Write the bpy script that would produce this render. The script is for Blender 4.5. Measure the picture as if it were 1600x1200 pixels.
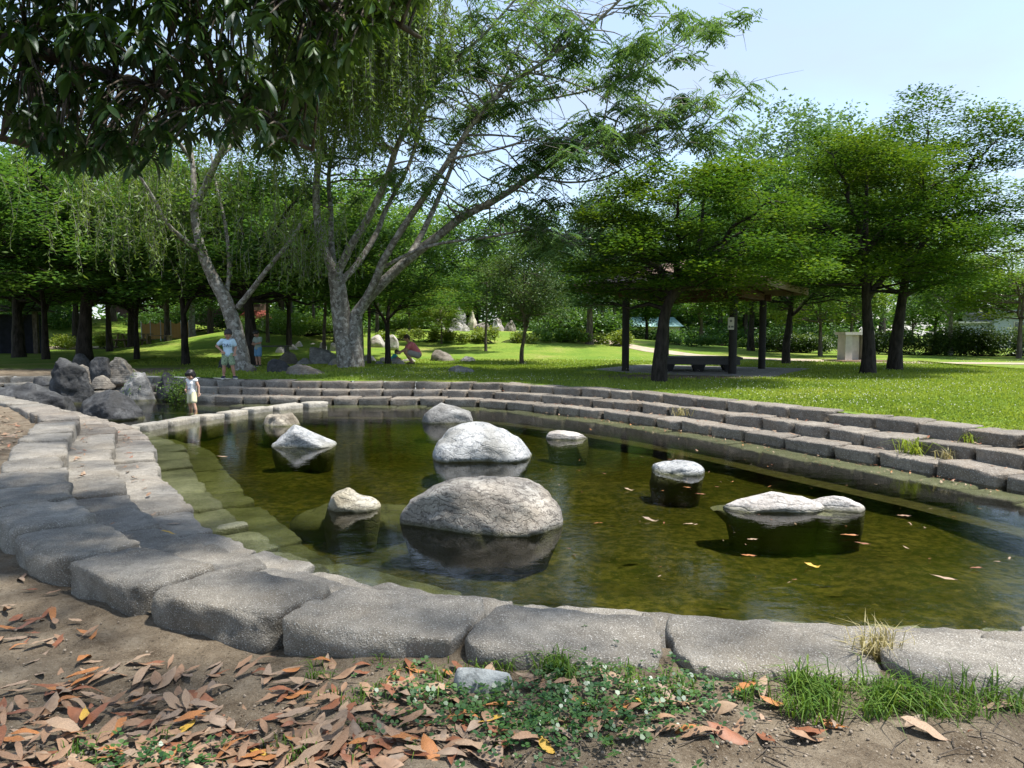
import bpy, bmesh, math, random
import numpy as np
from mathutils import Vector, Matrix

R = math.radians
for _o in list(bpy.data.objects): bpy.data.objects.remove(_o)
SC = bpy.context.scene
COL = SC.collection

# ------------------------------------------------------------------ camera
CAM_Z = 1.55
PITCH = math.atan(78/1150)
cd = bpy.data.cameras.new('camera'); cam = bpy.data.objects.new('camera', cd); COL.objects.link(cam)
cd.sensor_width = 36; cd.lens = 36*1150/1600; cd.clip_start = 0.05; cd.clip_end = 2000
cam.location = (0, 0, CAM_Z); cam.rotation_euler = (math.pi/2 - PITCH, 0, 0)
SC.camera = cam

# ------------------------------------------------------------------ sky, sun, exposure
SUN_EL, SUN_AZ = R(68), R(98)          # azimuth from +Y (away from the camera) towards +X
W = bpy.data.worlds.new('World'); SC.world = W; W.use_nodes = True
nt = W.node_tree; nt.nodes.clear()
wo = nt.nodes.new('ShaderNodeOutputWorld'); bg = nt.nodes.new('ShaderNodeBackground')
sky = nt.nodes.new('ShaderNodeTexSky'); sky.sky_type = 'NISHITA'; sky.sun_disc = False
sky.sun_elevation = SUN_EL; sky.sun_rotation = SUN_AZ
sky.air_density = 1.0; sky.dust_density = .7; sky.ozone_density = 1.0
tcw = nt.nodes.new('ShaderNodeTexCoord'); mpw = nt.nodes.new('ShaderNodeMapping'); mpw.inputs['Scale'].default_value = (1.0, 1.6, 3.2)
nzw = nt.nodes.new('ShaderNodeTexNoise'); nzw.inputs['Scale'].default_value = 1.7; nzw.inputs['Detail'].default_value = 7; nzw.inputs['Roughness'].default_value = .52
crw = nt.nodes.new('ShaderNodeMapRange'); crw.inputs[1].default_value = .36; crw.inputs[2].default_value = .68; crw.inputs[3].default_value = 0.22; crw.inputs[4].default_value = .92
mxw = nt.nodes.new('ShaderNodeMix'); mxw.data_type = 'RGBA'; mxw.inputs[7].default_value = (2.0, 2.35, 2.9, 1)
nt.links.new(tcw.outputs['Generated'], mpw.inputs['Vector']); nt.links.new(mpw.outputs[0], nzw.inputs['Vector'])
nt.links.new(nzw.outputs['Fac'], crw.inputs[0]); nt.links.new(crw.outputs[0], mxw.inputs[0])
nt.links.new(sky.outputs[0], mxw.inputs[6]); nt.links.new(mxw.outputs[2], bg.inputs[0])
bg.inputs[1].default_value = 0.13; nt.links.new(bg.outputs[0], wo.inputs[0])
sl = bpy.data.lights.new('sun', 'SUN'); sun = bpy.data.objects.new('sun', sl); COL.objects.link(sun)
sl.energy = 3.3; sl.angle = R(3.0); sl.color = (1, .955, .88)
SUN_DIR = Vector((math.sin(SUN_AZ)*math.cos(SUN_EL), math.cos(SUN_AZ)*math.cos(SUN_EL), math.sin(SUN_EL)))
sun.rotation_euler = SUN_DIR.to_track_quat('Z', 'Y').to_euler()
SC.view_settings.view_transform = 'Standard'; SC.view_settings.look = 'None'
SC.view_settings.exposure = 1.42; SC.view_settings.gamma = 1.0; SC.view_settings.use_curve_mapping = False
SC.render.engine = 'CYCLES'; SC.cycles.use_denoising = True
try: SC.cycles.denoiser = 'OPENIMAGEDENOISE'
except Exception: pass
SC.cycles.max_bounces = 8; SC.cycles.transparent_max_bounces = 8; SC.cycles.diffuse_bounces = 4; SC.cycles.transmission_bounces = 4
SC.cycles.caustics_reflective = False; SC.cycles.caustics_refractive = False

# ------------------------------------------------------------------ helpers
rng = np.random.default_rng(7)
CA, SA = math.cos(PITCH), math.sin(PITCH)
def at(u, v, z):
    """world point seen at photo position u, v on the level z (used to survey the plan)"""
    a, b = (u-800)/1150, (600-v)/1150
    d = np.array([a, CA + b*SA, -SA + b*CA]); t = (z-CAM_Z)/d[2]
    return np.array([a*t, d[1]*t, z])
def zat(v, y):
    b = (600-v)/1150
    return CAM_Z + y*(b*CA-SA)/(CA+b*SA)
def xat(u, y, z=0.5):
    return (u-800)/1150*(y*CA + (CAM_Z-z)*SA)
def sstep(a, b, x):
    t = np.clip((np.asarray(x, float)-a)/(b-a), 0, 1); return t*t*(3-2*t)
def _h(ix, iy, iz, s):
    n = (ix*73856093) ^ (iy*19349663) ^ (iz*83492791) ^ (s*2654435761)
    n = (n ^ (n >> 13))*1274126177 & 0x7fffffff
    n = (n ^ (n >> 11))*668265263 & 0x7fffffff
    return (n & 0xffff)/32767.5-1
def noise3(P, s=0):
    P = np.asarray(P, float); I = np.floor(P).astype(np.int64); f = P-I; f = f*f*(3-2*f)
    x, y, z = I[:, 0], I[:, 1], I[:, 2]; r = 0
    for dx in (0, 1):
        wx = f[:, 0] if dx else 1-f[:, 0]
        for dy in (0, 1):
            wy = f[:, 1] if dy else 1-f[:, 1]
            for dz in (0, 1):
                wz = f[:, 2] if dz else 1-f[:, 2]
                r = r+wx*wy*wz*_h(x+dx, y+dy, z+dz, s)
    return r
def fbm(P, s=0, o=4, g=.5):
    r, a = 0, 1.0
    for k in range(o):
        r = r+a*noise3(P*(2.03**k)+17.3*k, s+k); a *= g
    return r

def mesh(name, V, F, attr=None, smooth=True):
    """V (n,3); F: list of arrays (m,k)"""
    me = bpy.data.meshes.new(name); V = np.asarray(V, np.float32)
    if isinstance(F, np.ndarray): F = [F]
    F = [np.asarray(f, np.int32) for f in F if len(f)]
    me.vertices.add(len(V)); me.vertices.foreach_set('co', V.ravel())
    tot = np.concatenate([np.full(len(f), f.shape[1], np.int32) for f in F])
    idx = np.concatenate([f.ravel() for f in F])
    me.loops.add(len(idx)); me.loops.foreach_set('vertex_index', idx)
    me.polygons.add(len(tot)); st = np.zeros(len(tot), np.int32); st[1:] = np.cumsum(tot)[:-1]
    me.polygons.foreach_set('loop_start', st); me.polygons.foreach_set('loop_total', tot)
    me.polygons.foreach_set('use_smooth', np.full(len(tot), smooth))
    if attr:
        for k, a in attr.items():
            at_ = me.attributes.new(k, 'FLOAT', 'POINT'); at_.data.foreach_set('value', np.asarray(a, np.float32))
    me.update(calc_edges=True); me.validate()
    return me
def link(name, me, mat=None, parent=None, loc=None):
    o = bpy.data.objects.new(name, me); COL.objects.link(o)
    if mat is not None and me is not None and not me.materials: me.materials.append(mat)
    if parent is not None: o.parent = parent
    if loc is not None: o.location = loc
    return o
def tag(o, label=None, cat=None, group=None, kind=None):
    if label: o['label'] = label
    if cat: o['category'] = cat
    if group: o['group'] = group
    if kind: o['kind'] = kind
    return o
def empty(name, loc=(0, 0, 0), rz=0, **k):
    o = bpy.data.objects.new(name, None); COL.objects.link(o); o.location = loc; o.rotation_euler = (0, 0, rz)
    o.empty_display_size = .2
    return tag(o, **k)
def copy_tree(o, parent=None):
    c = o.copy(); COL.objects.link(c); c.parent = parent
    for ch in list(o.children): copy_tree(ch, c)
    return c
class MB:
    def __init__(s): s.V = []; s.F = {3: [], 4: []}; s.n = 0; s.A = []
    def add(s, V, F, a=None):
        V = np.asarray(V, float)
        for f in (F if isinstance(F, list) else [F]):
            f = np.asarray(f)
            if len(f): s.F[f.shape[1]].append(f+s.n)
        s.V.append(V); s.n += len(V); s.A.append(np.zeros(len(V)) if a is None else np.broadcast_to(a, (len(V),)))
    def mesh(s, name, smooth=True, attr=True):
        F = [np.concatenate(f) for f in s.F.values() if f]
        return mesh(name, np.concatenate(s.V), F, {'tint': np.concatenate(s.A)} if attr else None, smooth)
    def tube(s, pts, r, n=8, cap=True, rough=0.0, seed=0):
        pts = np.asarray(pts, float); m = len(pts); r = np.broadcast_to(r, (m,)).astype(float)
        T = np.gradient(pts, axis=0); T /= np.linalg.norm(T, axis=1)[:, None]+1e-9
        up = np.array([0.31, .17, 1.]) if abs(T[0, 2]) < .8 else np.array([1., .2, 0.1])
        A = np.cross(T, up); A /= np.linalg.norm(A, axis=1)[:, None]+1e-9; B = np.cross(T, A)
        th = np.linspace(0, 2*np.pi, n, endpoint=False)
        V = pts[:, None]+r[:, None, None]*(np.cos(th)[None, :, None]*A[:, None]+np.sin(th)[None, :, None]*B[:, None])
        V = V.reshape(-1, 3)
        if rough:
            c = np.repeat(pts, n, axis=0); d = V-c
            V = c+d*(1+rough*fbm(V*np.array([5., 5., 1.6])/max(r[0], .1)*.35, seed, 3))[:, None]
        i = np.arange((m-1)*n); j = (i//n)*n+(i % n+1) % n
        s.add(V, np.stack([i, j, j+n, i+n], 1))
        if cap:
            q = np.arange(n)
            for k in (0, m-1):
                f = np.stack([q, (q+1) % n, np.full(n, n)], 1)
                s.add(np.vstack([V[k*n:(k+1)*n], pts[k:k+1]]), f if k else f[:, ::-1])
    def box(s, c, d, rot=None, taper=1.0):
        x, y, z = np.asarray(d, float)/2
        V = np.array([[-x, -y, -z], [x, -y, -z], [x, y, -z], [-x, y, -z], [-x, -y, z], [x, -y, z], [x, y, z], [-x, y, z]])
        V[4:, :2] *= taper
        if rot is not None: V = V@np.asarray(rot).T
        s.add(V+np.asarray(c), np.array([[3, 2, 1, 0], [4, 5, 6, 7], [0, 1, 5, 4], [1, 2, 6, 5], [2, 3, 7, 6], [3, 0, 4, 7]]))
def rz(a): return np.array([[math.cos(a), -math.sin(a), 0], [math.sin(a), math.cos(a), 0], [0, 0, 1]])
def crom(P, n, closed=False):
    P = np.asarray(P, float)
    if closed: Q = np.vstack([P[-1:], P, P[:2]])
    else: Q = np.vstack([2*P[0]-P[1], P, 2*P[-1]-P[-2]])
    m = len(Q)-3; t = np.linspace(0, m, n, endpoint=not closed); i = np.minimum(t.astype(int), m-1); f = (t-i)[:, None]
    p0, p1, p2, p3 = Q[i], Q[i+1], Q[i+2], Q[i+3]
    return .5*(2*p1+(p2-p0)*f+(2*p0-5*p1+4*p2-p3)*f**2+(3*p1-p0-3*p2+p3)*f**3)

# ------------------------------------------------------------------ materials
class NT:
    def __init__(s, name):
        s.m = bpy.data.materials.new(name); s.m.use_nodes = True; s.t = s.m.node_tree; s.t.nodes.clear()
        s.out = s.n('ShaderNodeOutputMaterial')
    def n(s, typ, **k):
        x = s.t.nodes.new(typ)
        for a, v in k.items(): setattr(x, a, v)
        return x
    def l(s, a, b): s.t.links.new(a, b)
    def vec(s, world=False, scale=(1, 1, 1)):
        if world: g = s.n('ShaderNodeNewGeometry').outputs['Position']
        else:
            tc = s.n('ShaderNodeTexCoord').outputs['Object']; oi = s.n('ShaderNodeObjectInfo')
            mu = s.n('ShaderNodeMath', operation='MULTIPLY'); mu.inputs[1].default_value = 37.0; s.l(oi.outputs['Random'], mu.inputs[0])
            ad = s.n('ShaderNodeVectorMath', operation='ADD'); s.l(tc, ad.inputs[0]); s.l(mu.outputs[0], ad.inputs[1]); g = ad.outputs[0]
        if tuple(scale) != (1, 1, 1):
            mp = s.n('ShaderNodeMapping'); mp.inputs['Scale'].default_value = scale; s.l(g, mp.inputs[0]); g = mp.outputs[0]
        return g
    def noise(s, v, scale, detail=5, rough=.55, dist=0):
        x = s.n('ShaderNodeTexNoise'); x.inputs['Scale'].default_value = scale; x.inputs['Detail'].default_value = detail
        x.inputs['Roughness'].default_value = rough; x.inputs['Distortion'].default_value = dist; s.l(v, x.inputs['Vector']); return x.outputs['Fac']
    def ramp(s, f, stops):
        x = s.n('ShaderNodeValToRGB'); e = x.color_ramp.elements
        while len(e) < len(stops): e.new(.5)
        for i, (p, c) in enumerate(stops):
            e[i].position = p; e[i].color = (c, c, c, 1) if np.isscalar(c) else (*c, 1)
        s.l(f, x.inputs[0]); return x.outputs[0]
    def mix(s, f, a, b, mode='MIX'):
        x = s.n('ShaderNodeMix', data_type='RGBA', blend_type=mode)
        for i, v in ((0, f), (6, a), (7, b)):
            if hasattr(v, 'links') or isinstance(v, bpy.types.NodeSocket): s.l(v, x.inputs[i])
            elif np.isscalar(v): x.inputs[i].default_value = v
            else: x.inputs[i].default_value = (*v, 1)
        return x.outputs[2]
    def math(s, op, a, b=None):
        x = s.n('ShaderNodeMath', operation=op)
        for i, v in ((0, a), (1, b)):
            if v is None: continue
            if isinstance(v, bpy.types.NodeSocket): s.l(v, x.inputs[i])
            else: x.inputs[i].default_value = v
        return x.outputs[0]
    def attr(s, name): return s.n('ShaderNodeAttribute', attribute_name=name).outputs['Fac']
    def bump(s, h, strength=.4, dist=.02, prev=None):
        x = s.n('ShaderNodeBump'); x.inputs['Strength'].default_value = strength; x.inputs['Distance'].default_value = dist
        s.l(h, x.inputs['Height'])
        if prev is not None: s.l(prev, x.inputs['Normal'])
        return x.outputs[0]
    def pbsdf(s, col, rough=.8, nrm=None, spec=.3, metallic=0):
        b = s.n('ShaderNodeBsdfPrincipled'); b.inputs['Metallic'].default_value = metallic; b.inputs['Specular IOR Level'].default_value = spec
        for k, v in (('Base Color', col), ('Roughness', rough)):
            if isinstance(v, bpy.types.NodeSocket): s.l(v, b.inputs[k])
            elif np.isscalar(v): b.inputs[k].default_value = v
            else: b.inputs[k].default_value = (*v, 1)
        if nrm is not None: s.l(nrm, b.inputs['Normal'])
        s.l(b.outputs[0], s.out.inputs[0]); return b

def m_simple(name, c, rough=.7, var=.25, scale=6, bump=.15, bscale=40, spec=.3):
    t = NT(name); v = t.vec(); a = t.noise(v, scale, 6); c = np.array(c)
    col = t.ramp(a, [(.3, tuple(c*(1-var))), (.7, tuple(np.minimum(c*(1+var), 1)))])
    t.pbsdf(col, rough, t.bump(t.noise(v, bscale, 4), bump, .01), spec); return t.m
def m_stone(name, dark, lite, speck, grain=120, warm=None):
    t = NT(name); v = t.vec()
    a = t.noise(v, 3.2, 6, .6); b = t.noise(v, 14, 5, .6); g = t.noise(v, grain, 2, .6)
    c = t.ramp(a, [(.3, dark), (.68, lite)])
    c = t.mix(t.ramp(b, [(.42, 0.0), (.7, .5)]), c, tuple(np.array(dark)*.62))
    if warm: c = t.mix(t.ramp(t.noise(v, 1.7, 4), [(.5, 0.), (.72, .55)]), c, warm)
    c = t.mix(t.ramp(g, [(.56, 0.), (.68, .85)]), c, speck)
    c = t.mix(t.ramp(t.noise(v, grain*.8, 2), [(.62, 0.), (.72, .7)]), c, tuple(np.array(dark)*.4))
    oi = t.n('ShaderNodeObjectInfo'); hv = t.n('ShaderNodeHueSaturation'); t.l(c, hv.inputs['Color'])
    t.l(t.math('ADD', t.math('MULTIPLY', oi.outputs['Random'], .34), .83), hv.inputs['Value'])
    n1 = t.bump(b, .8, .03); n2 = t.bump(g, .9, .008, n1)
    t.pbsdf(hv.outputs[0], .85, n2, .25); return t.m
def m_rock(name, dark, mid, lite, line=0.5, lscale=5, lcol=(.05, .05, .05), dist=6):
    t = NT(name); v = t.vec()
    a = t.noise(v, 4, 7, .6); b = t.noise(v, 22, 6, .65)
    c = t.ramp(a, [(.28, dark), (.5, mid), (.7, lite)])
    w = t.n('ShaderNodeTexWave', wave_type='BANDS', bands_direction='Z'); w.inputs['Scale'].default_value = lscale
    w.inputs['Distortion'].default_value = dist; w.inputs['Detail'].default_value = 5; w.inputs['Detail Scale'].default_value = 1.1; w.inputs['Detail Roughness'].default_value = .6
    t.l(v, w.inputs['Vector'])
    lf = t.ramp(w.outputs['Fac'], [(.0, line), (.16, 0.)])
    c = t.mix(lf, c, lcol)
    c = t.mix(t.ramp(b, [(.35, .55), (.5, 0.)]), c, tuple(np.array(dark)*.55))
    c = t.mix(t.ramp(t.noise(v, 60, 3), [(.6, 0.), (.7, .5)]), c, tuple(np.minimum(np.array(lite)*1.25, .9)))
    sx = t.n('ShaderNodeSeparateXYZ'); t.l(t.n('ShaderNodeNewGeometry').outputs['Position'], sx.inputs[0])
    mr = t.n('ShaderNodeMapRange'); t.l(t.math('ADD', sx.outputs[2], t.math('MULTIPLY', t.math('SUBTRACT', b, .5), .03)), mr.inputs[0]); mr.inputs[1].default_value = -.008; mr.inputs[2].default_value = .045; mr.inputs[3].default_value = 1; mr.inputs[4].default_value = 0
    c = t.mix(mr.outputs[0], c, (.12, .118, .06))   # algae below the water line
    vo = t.n('ShaderNodeTexVoronoi', feature='DISTANCE_TO_EDGE'); vo.inputs['Scale'].default_value = lscale*1.3; vw = t.n('ShaderNodeVectorMath', operation='ADD'); vs = t.n('ShaderNodeVectorMath', operation='SCALE'); vs.inputs['Scale'].default_value = .35
    nv = t.n('ShaderNodeTexNoise'); nv.inputs['Scale'].default_value = 5; nv.inputs['Detail'].default_value = 4; t.l(v, nv.inputs['Vector']); t.l(nv.outputs['Color'], vs.inputs[0]); t.l(v, vw.inputs[0]); t.l(vs.outputs[0], vw.inputs[1]); t.l(vw.outputs[0], vo.inputs['Vector'])
    ck = t.ramp(vo.outputs['Distance'], [(0, .6), (.035, 0.)]); c = t.mix(ck, c, tuple(np.array(dark)*.45))
    c = t.mix(t.ramp(t.noise(v, 2.3, 4), [(.52, 0.), (.7, .6)]), c, tuple(np.array(mid)*np.array([.62, .58, .5])))   # stains
    n1 = t.bump(t.ramp(w.outputs['Fac'], [(0, 0.), (.25, 1.)]), .45 if line > .2 else .15, .02); n2 = t.bump(b, .7, .02, n1)
    t.pbsdf(c, .85, t.bump(t.noise(v, 90, 3), .4, .004, n2), .25); return t.m
def m_bark(name, dark, lite, spots=None, zs=.25, scale=14):
    t = NT(name); v = t.vec(scale=(1, 1, zs)); v2 = t.vec()
    a = t.noise(v, scale, 6, .65); c = t.ramp(a, [(.35, dark), (.65, lite)])
    if spots is not None:
        c = t.mix(t.ramp(t.noise(v2, 9, 5, .6), [(.5, 0.), (.58, .85)]), c, spots)
        c = t.mix(t.ramp(t.noise(v2, 26, 3, .6), [(.6, 0.), (.66, .9)]), c, tuple(np.array(dark)*.5))
    t.pbsdf(c, .9, t.bump(a, .8, .03), .15); return t.m
def m_leaf(name, c0, c1, c2, trans=.4, gloss=.12, rough=.4, hv=.2):
    """tint attribute (0..1, set per leaf) -> leaf colour; light passes through the blade"""
    t = NT(name); a = t.attr('tint'); c = t.ramp(a, [(0, c0), (.5, c1), (1, c2)])
    oi = t.n('ShaderNodeObjectInfo'); h = t.n('ShaderNodeHueSaturation'); t.l(c, h.inputs['Color'])
    t.l(t.math('ADD', t.math('MULTIPLY', oi.outputs['Random'], hv), 1-hv/2), h.inputs['Value']); c = h.outputs[0]
    d = t.n('ShaderNodeBsdfDiffuse'); t.l(c, d.inputs[0])
    tr = t.n('ShaderNodeBsdfTranslucent'); t.l(t.mix(1., c, (1.0, .96, .45), 'MULTIPLY'), tr.inputs[0])
    ms = t.n('ShaderNodeMixShader'); ms.inputs[0].default_value = trans; t.l(d.outputs[0], ms.inputs[1]); t.l(tr.outputs[0], ms.inputs[2])
    g = t.n('ShaderNodeBsdfGlossy'); g.inputs['Roughness'].default_value = rough; g.inputs[0].default_value = (.9, .95, 1, 1)
    m2 = t.n('ShaderNodeMixShader'); m2.inputs[0].default_value = gloss*.5; t.l(ms.outputs[0], m2.inputs[1]); t.l(g.outputs[0], m2.inputs[2])
    t.l(m2.outputs[0], t.out.inputs[0]); return t.m
# ------------------------------------------------------------------ the setting: pond plan, ground, water
RIM = [(3.6, 2.7), (2.0, 2.64), (1.35, 2.72), (.52, 2.87), (-.29, 3.05), (-1.03, 3.31), (-1.78, 3.8), (-2.4, 4.3), (-3.0, 4.98), (-3.6, 5.9),
       (-4.35, 7.1), (-5.1, 8.5), (-6.35, 10.5), (-9.6, 13.6), (-14, 16.4), (-15, 18.2), (-11.5, 19.3), (-8.2, 18.3), (-6.4, 17.6),
       (-4.7, 17.15), (-2.5, 16.95), (-1.0, 16.7), (.55, 15.8), (2.1, 14.2), (3.3, 12.5), (4.2, 10.9), (4.8, 9.6), (5.3, 8.6), (5.65, 7.8),
       (6.1, 6.4), (6.0, 5.0), (5.1, 3.5)]
NC = 2400
RC = crom(RIM, NC, True)
for _ in range(60): RC = (np.roll(RC, 1, 0)+RC+np.roll(RC, -1, 0))/3
seg = np.linalg.norm(np.roll(RC, -1, 0)-RC, axis=1); SL = np.concatenate([[0], np.cumsum(seg)]); LT = SL[-1]
TT = np.roll(RC, -1, 0)-np.roll(RC, 1, 0); TT /= np.linalg.norm(TT, axis=1)[:, None]
NN = np.stack([TT[:, 1], -TT[:, 0]], 1)                     # points into the pond (the curve runs clockwise)
def rim(s, n):
    s = np.asarray(s, float) % LT; k = np.interp(s, SL, np.arange(NC+1)); i = k.astype(int) % NC; j = (i+1) % NC; f = (k-np.floor(k))[..., None]
    return RC[i]*(1-f)+RC[j]*f + np.asarray(n)[..., None]*(NN[i]*(1-f)+NN[j]*f)
def inside(P):
    x, y = P[:, 0], P[:, 1]; c = np.zeros(len(P), bool); a = RC[::6]; b = np.roll(a, -1, 0)
    for (x0, y0), (x1, y1) in zip(a, b):
        m = ((y0 > y) != (y1 > y)) & (x < (x1-x0)*(y-y0)/(y1-y0+1e-12)+x0); c ^= m
    return c
def beyond(X, Y, off):
    # quick test on the star-shaped plan: farther out than the rim line moved outwards by off
    return np.hypot(X-CX, Y-CY) > np.interp(np.arctan2(Y-CY, X-CX) % (2*np.pi), ang[k_ang], rad[k_ang], period=2*np.pi)+off
def rimdist(P):
    P = np.asarray(P, float)[:, :2]; d = np.full(len(P), 1e9)
    for q in RC[::8]: d = np.minimum(d, np.hypot(P[:, 0]-q[0], P[:, 1]-q[1]))
    return d
def gauss(x, y, cx, cy, sx, sy): return np.exp(-((x-cx)/sx)**2-((y-cy)/sy)**2)
def gh(x, y):
    x = np.asarray(x, float); y = np.asarray(y, float)
    t = np.maximum(sstep(8.5, 13, y), sstep(2.5, 4.6, x))
    z = .30+.105*sstep(-1.5, .5, x)*(1-t)+.137*t
    z = z+.16*gauss(x, y, -5, 22, 5, 3)+1.35*gauss(x, y, -2, 45, 13, 10)+1.0*gauss(x, y, -13.5, 40, 6, 8)+2.4*gauss(x, y, -33, 62, 14, 12)
    z = z+.05*noise3(np.stack([x*.16, y*.16, x*0], -1).reshape(-1, 3), 3).reshape(x.shape)*sstep(19, 26, y)
    return z
def G(x, y): return float(gh(np.array([x]), np.array([y]))[0])
def gpt(u, y):
    x = xat(u, y); return (x, y, G(x, y))

# ground: one sheet from under the rim out to the horizon
CX, CY = -1.8, 10.2
NA = 600
th = np.linspace(0, 2*np.pi, NA, endpoint=False)
O1 = rim(SL[:-1], np.full(NC, -.24)); ang = np.arctan2(O1[:, 1]-CY, O1[:, 0]-CX) % (2*np.pi); rad = np.hypot(O1[:, 0]-CX, O1[:, 1]-CY)
k = k_ang = np.argsort(ang); ri = np.interp(th, ang[k], rad[k], period=2*np.pi)
ts = np.concatenate([np.arange(0, 1.9, .055), np.geomspace(1.95, 700, 95)])
X = CX+(ri[:, None]+ts[None])*np.cos(th)[:, None]; Y = CY+(ri[:, None]+ts[None])*np.sin(th)[:, None]; Z = gh(X, Y)
Z += (.016*fbm(np.stack([X*3.3, Y*3.3, X*0], -1).reshape(-1, 3), 5).reshape(X.shape)+.008*fbm(np.stack([X*14, Y*14, X*0], -1).reshape(-1, 3), 6, 3).reshape(X.shape))*(1-sstep(9, 12, Y))*(ts[None] > .1)
nt_ = len(ts); i = np.arange(NA)[:, None]; j = np.arange(nt_-1)[None]; i2 = (i+1) % NA
F = np.stack([(i*nt_+j), (i*nt_+j+1), (i2*nt_+j+1), (i2*nt_+j)], -1).reshape(-1, 4)
soil = np.clip(1-sstep(4.0, 6.0, Y)*sstep(-2, 2.0, X), 0, 1)*(1-.3*sstep(.3, 1.8, X)*(Y < 6))*(1-sstep(3.2, 5.5, X))
soil = np.maximum(soil*(1-sstep(13, 16, Y)), .75*sstep(-7, -11, X)*(1-sstep(22, 25.5, Y)))
soil = np.maximum(soil, .8*gauss(X, Y, 4.3, 19.2, 3.2, 1.5))
soil = np.maximum(soil, .45*gauss(X, Y, 10.5, 20.5, 2.6, 1.6))
soil = np.maximum(soil, .45*gauss(X, Y, -4.8, 20.0, 3.5, 1.6))
t = NT('ground_lawn_and_soil'); v = t.vec(True)
dry = t.ramp(t.noise(v, .55, 6), [(.38, (.12, .20, .026)), (.54, (.18, .24, .036)), (.70, (.27, .26, .08))])
gr = t.mix(t.ramp(t.noise(v, 9, 6, .7), [(.3, .75), (.55, 0.)]), dry, (.035, .085, .012))
gr = t.mix(t.ramp(t.noise(v, 45, 3, .7), [(.52, 0.), (.68, .5)]), gr, (.24, .36, .06))
so = t.ramp(t.noise(v, 6, 7, .65), [(.3, (.075, .055, .036)), (.5, (.17, .135, .095)), (.72, (.27, .225, .165))])
so = t.mix(t.ramp(t.noise(v, 160, 3, .7), [(.55, 0.), (.68, .6)]), so, (.34, .30, .24))
so = t.mix(t.ramp(t.noise(v, 70, 4, .7), [(.32, .8), (.45, 0.)]), so, (.035, .027, .02))
sm = t.math('ADD', t.attr('soil'), t.math('MULTIPLY', t.math('SUBTRACT', t.noise(v, 2.2, 6, .65), .5), 1.1))
c = t.mix(t.ramp(sm, [(.42, 0.), (.6, 1.)]), gr, so)
t.pbsdf(c, .95, t.bump(t.noise(v, 55, 5, .75), .9, .02, t.bump(t.noise(v, 7, 5), .5, .05)), .1)
M_ground = t.m
tag(link('ground', mesh('ground', np.stack([X, Y, Z], -1).reshape(-1, 3), F[:, ::-1], {'soil': soil.ravel()}), M_ground), kind='structure')

# pond bed
ts2 = np.linspace(.0, 1, 60); ro = np.interp(th[::3], ang[k], rad[k], period=2*np.pi)
Xb = CX+ro[:, None]*ts2[None]*np.cos(th[::3])[:, None]; Yb = CY+ro[:, None]*ts2[None]*np.sin(th[::3])[:, None]
Zb = -.36+.05*fbm(np.stack([Xb*.9, Yb*.9, Xb*0], -1).reshape(-1, 3), 9).reshape(Xb.shape)
na, nb = Xb.shape; i = np.arange(na)[:, None]; j = np.arange(nb-1)[None]; i2 = (i+1) % na
F = np.stack([i*nb+j, i*nb+j+1, i2*nb+j+1, i2*nb+j], -1).reshape(-1, 4)
t = NT('algae_covered_bed'); v = t.vec(True)
c = t.ramp(t.noise(v, 1.1, 6, .65), [(.3, (.065, .056, .022)), (.5, (.14, .118, .045)), (.7, (.24, .19, .08))])
c = t.mix(t.ramp(t.noise(v, 11, 5, .7), [(.42, .8), (.6, 0.)]), c, (.035, .045, .015))
c = t.mix(t.ramp(t.noise(v, 16, 3, .6), [(.62, 0.), (.70, .6)]), c, (.26, .20, .08))
t.pbsdf(c, .9, t.bump(t.noise(v, 12, 5), .6, .04), .1)
tag(link('pond_bed', mesh('pond_bed', np.stack([Xb, Yb, Zb], -1).reshape(-1, 3), F[:, ::-1]), t.m), kind='structure')

# water surface
t = NT('pond_water'); v = t.vec(True)
mp = t.n('ShaderNodeMapping'); mp.inputs['Scale'].default_value = (1.0, 1.5, 1); t.l(v, mp.inputs[0])
h1 = t.noise(mp.outputs[0], 5.0, 4, .55, .6); h2 = t.noise(mp.outputs[0], 24, 3, .5, .4)
calm = t.ramp(t.noise(v, .5, 3), [(.35, .25), (.65, 1.)])
hh = t.math('MULTIPLY', t.math('ADD', h1, t.math('MULTIPLY', h2, .22)), calm)
nb_ = t.bump(hh, .22, .016)
gl = t.n('ShaderNodeBsdfGlossy'); gl.inputs['Roughness'].default_value = .015; t.l(nb_, gl.inputs['Normal'])
tp = t.n('ShaderNodeBsdfTransparent'); tp.inputs[0].default_value = (.92, .95, .88, 1)
fr = t.n('ShaderNodeFresnel'); fr.inputs[0].default_value = 1.333; t.l(nb_, fr.inputs['Normal'])
ms = t.n('ShaderNodeMixShader'); t.l(fr.outputs[0], ms.inputs[0]); t.l(tp.outputs[0], ms.inputs[1]); t.l(gl.outputs[0], ms.inputs[2])
t.l(ms.outputs[0], t.out.inputs[0])
va = t.n('ShaderNodeVolumeAbsorption'); va.inputs['Color'].default_value = (.60, .62, .27, 1); va.inputs['Density'].default_value = 1.7; t.l(va.outputs[0], t.out.inputs[1])
ws = rim(np.linspace(0, LT, 400, endpoint=False), np.full(400, .02)); n = len(ws); q = np.arange(n); q2 = (q+1) % n
V = np.vstack([np.column_stack([ws, np.zeros(n)]), np.column_stack([ws, np.full(n, -.7)])])
tag(link('water', mesh('water', V, [q[::-1][None], (q+n)[None], np.stack([q, q2, q2+n, q+n], 1)], smooth=False), t.m), kind='structure')

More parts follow.
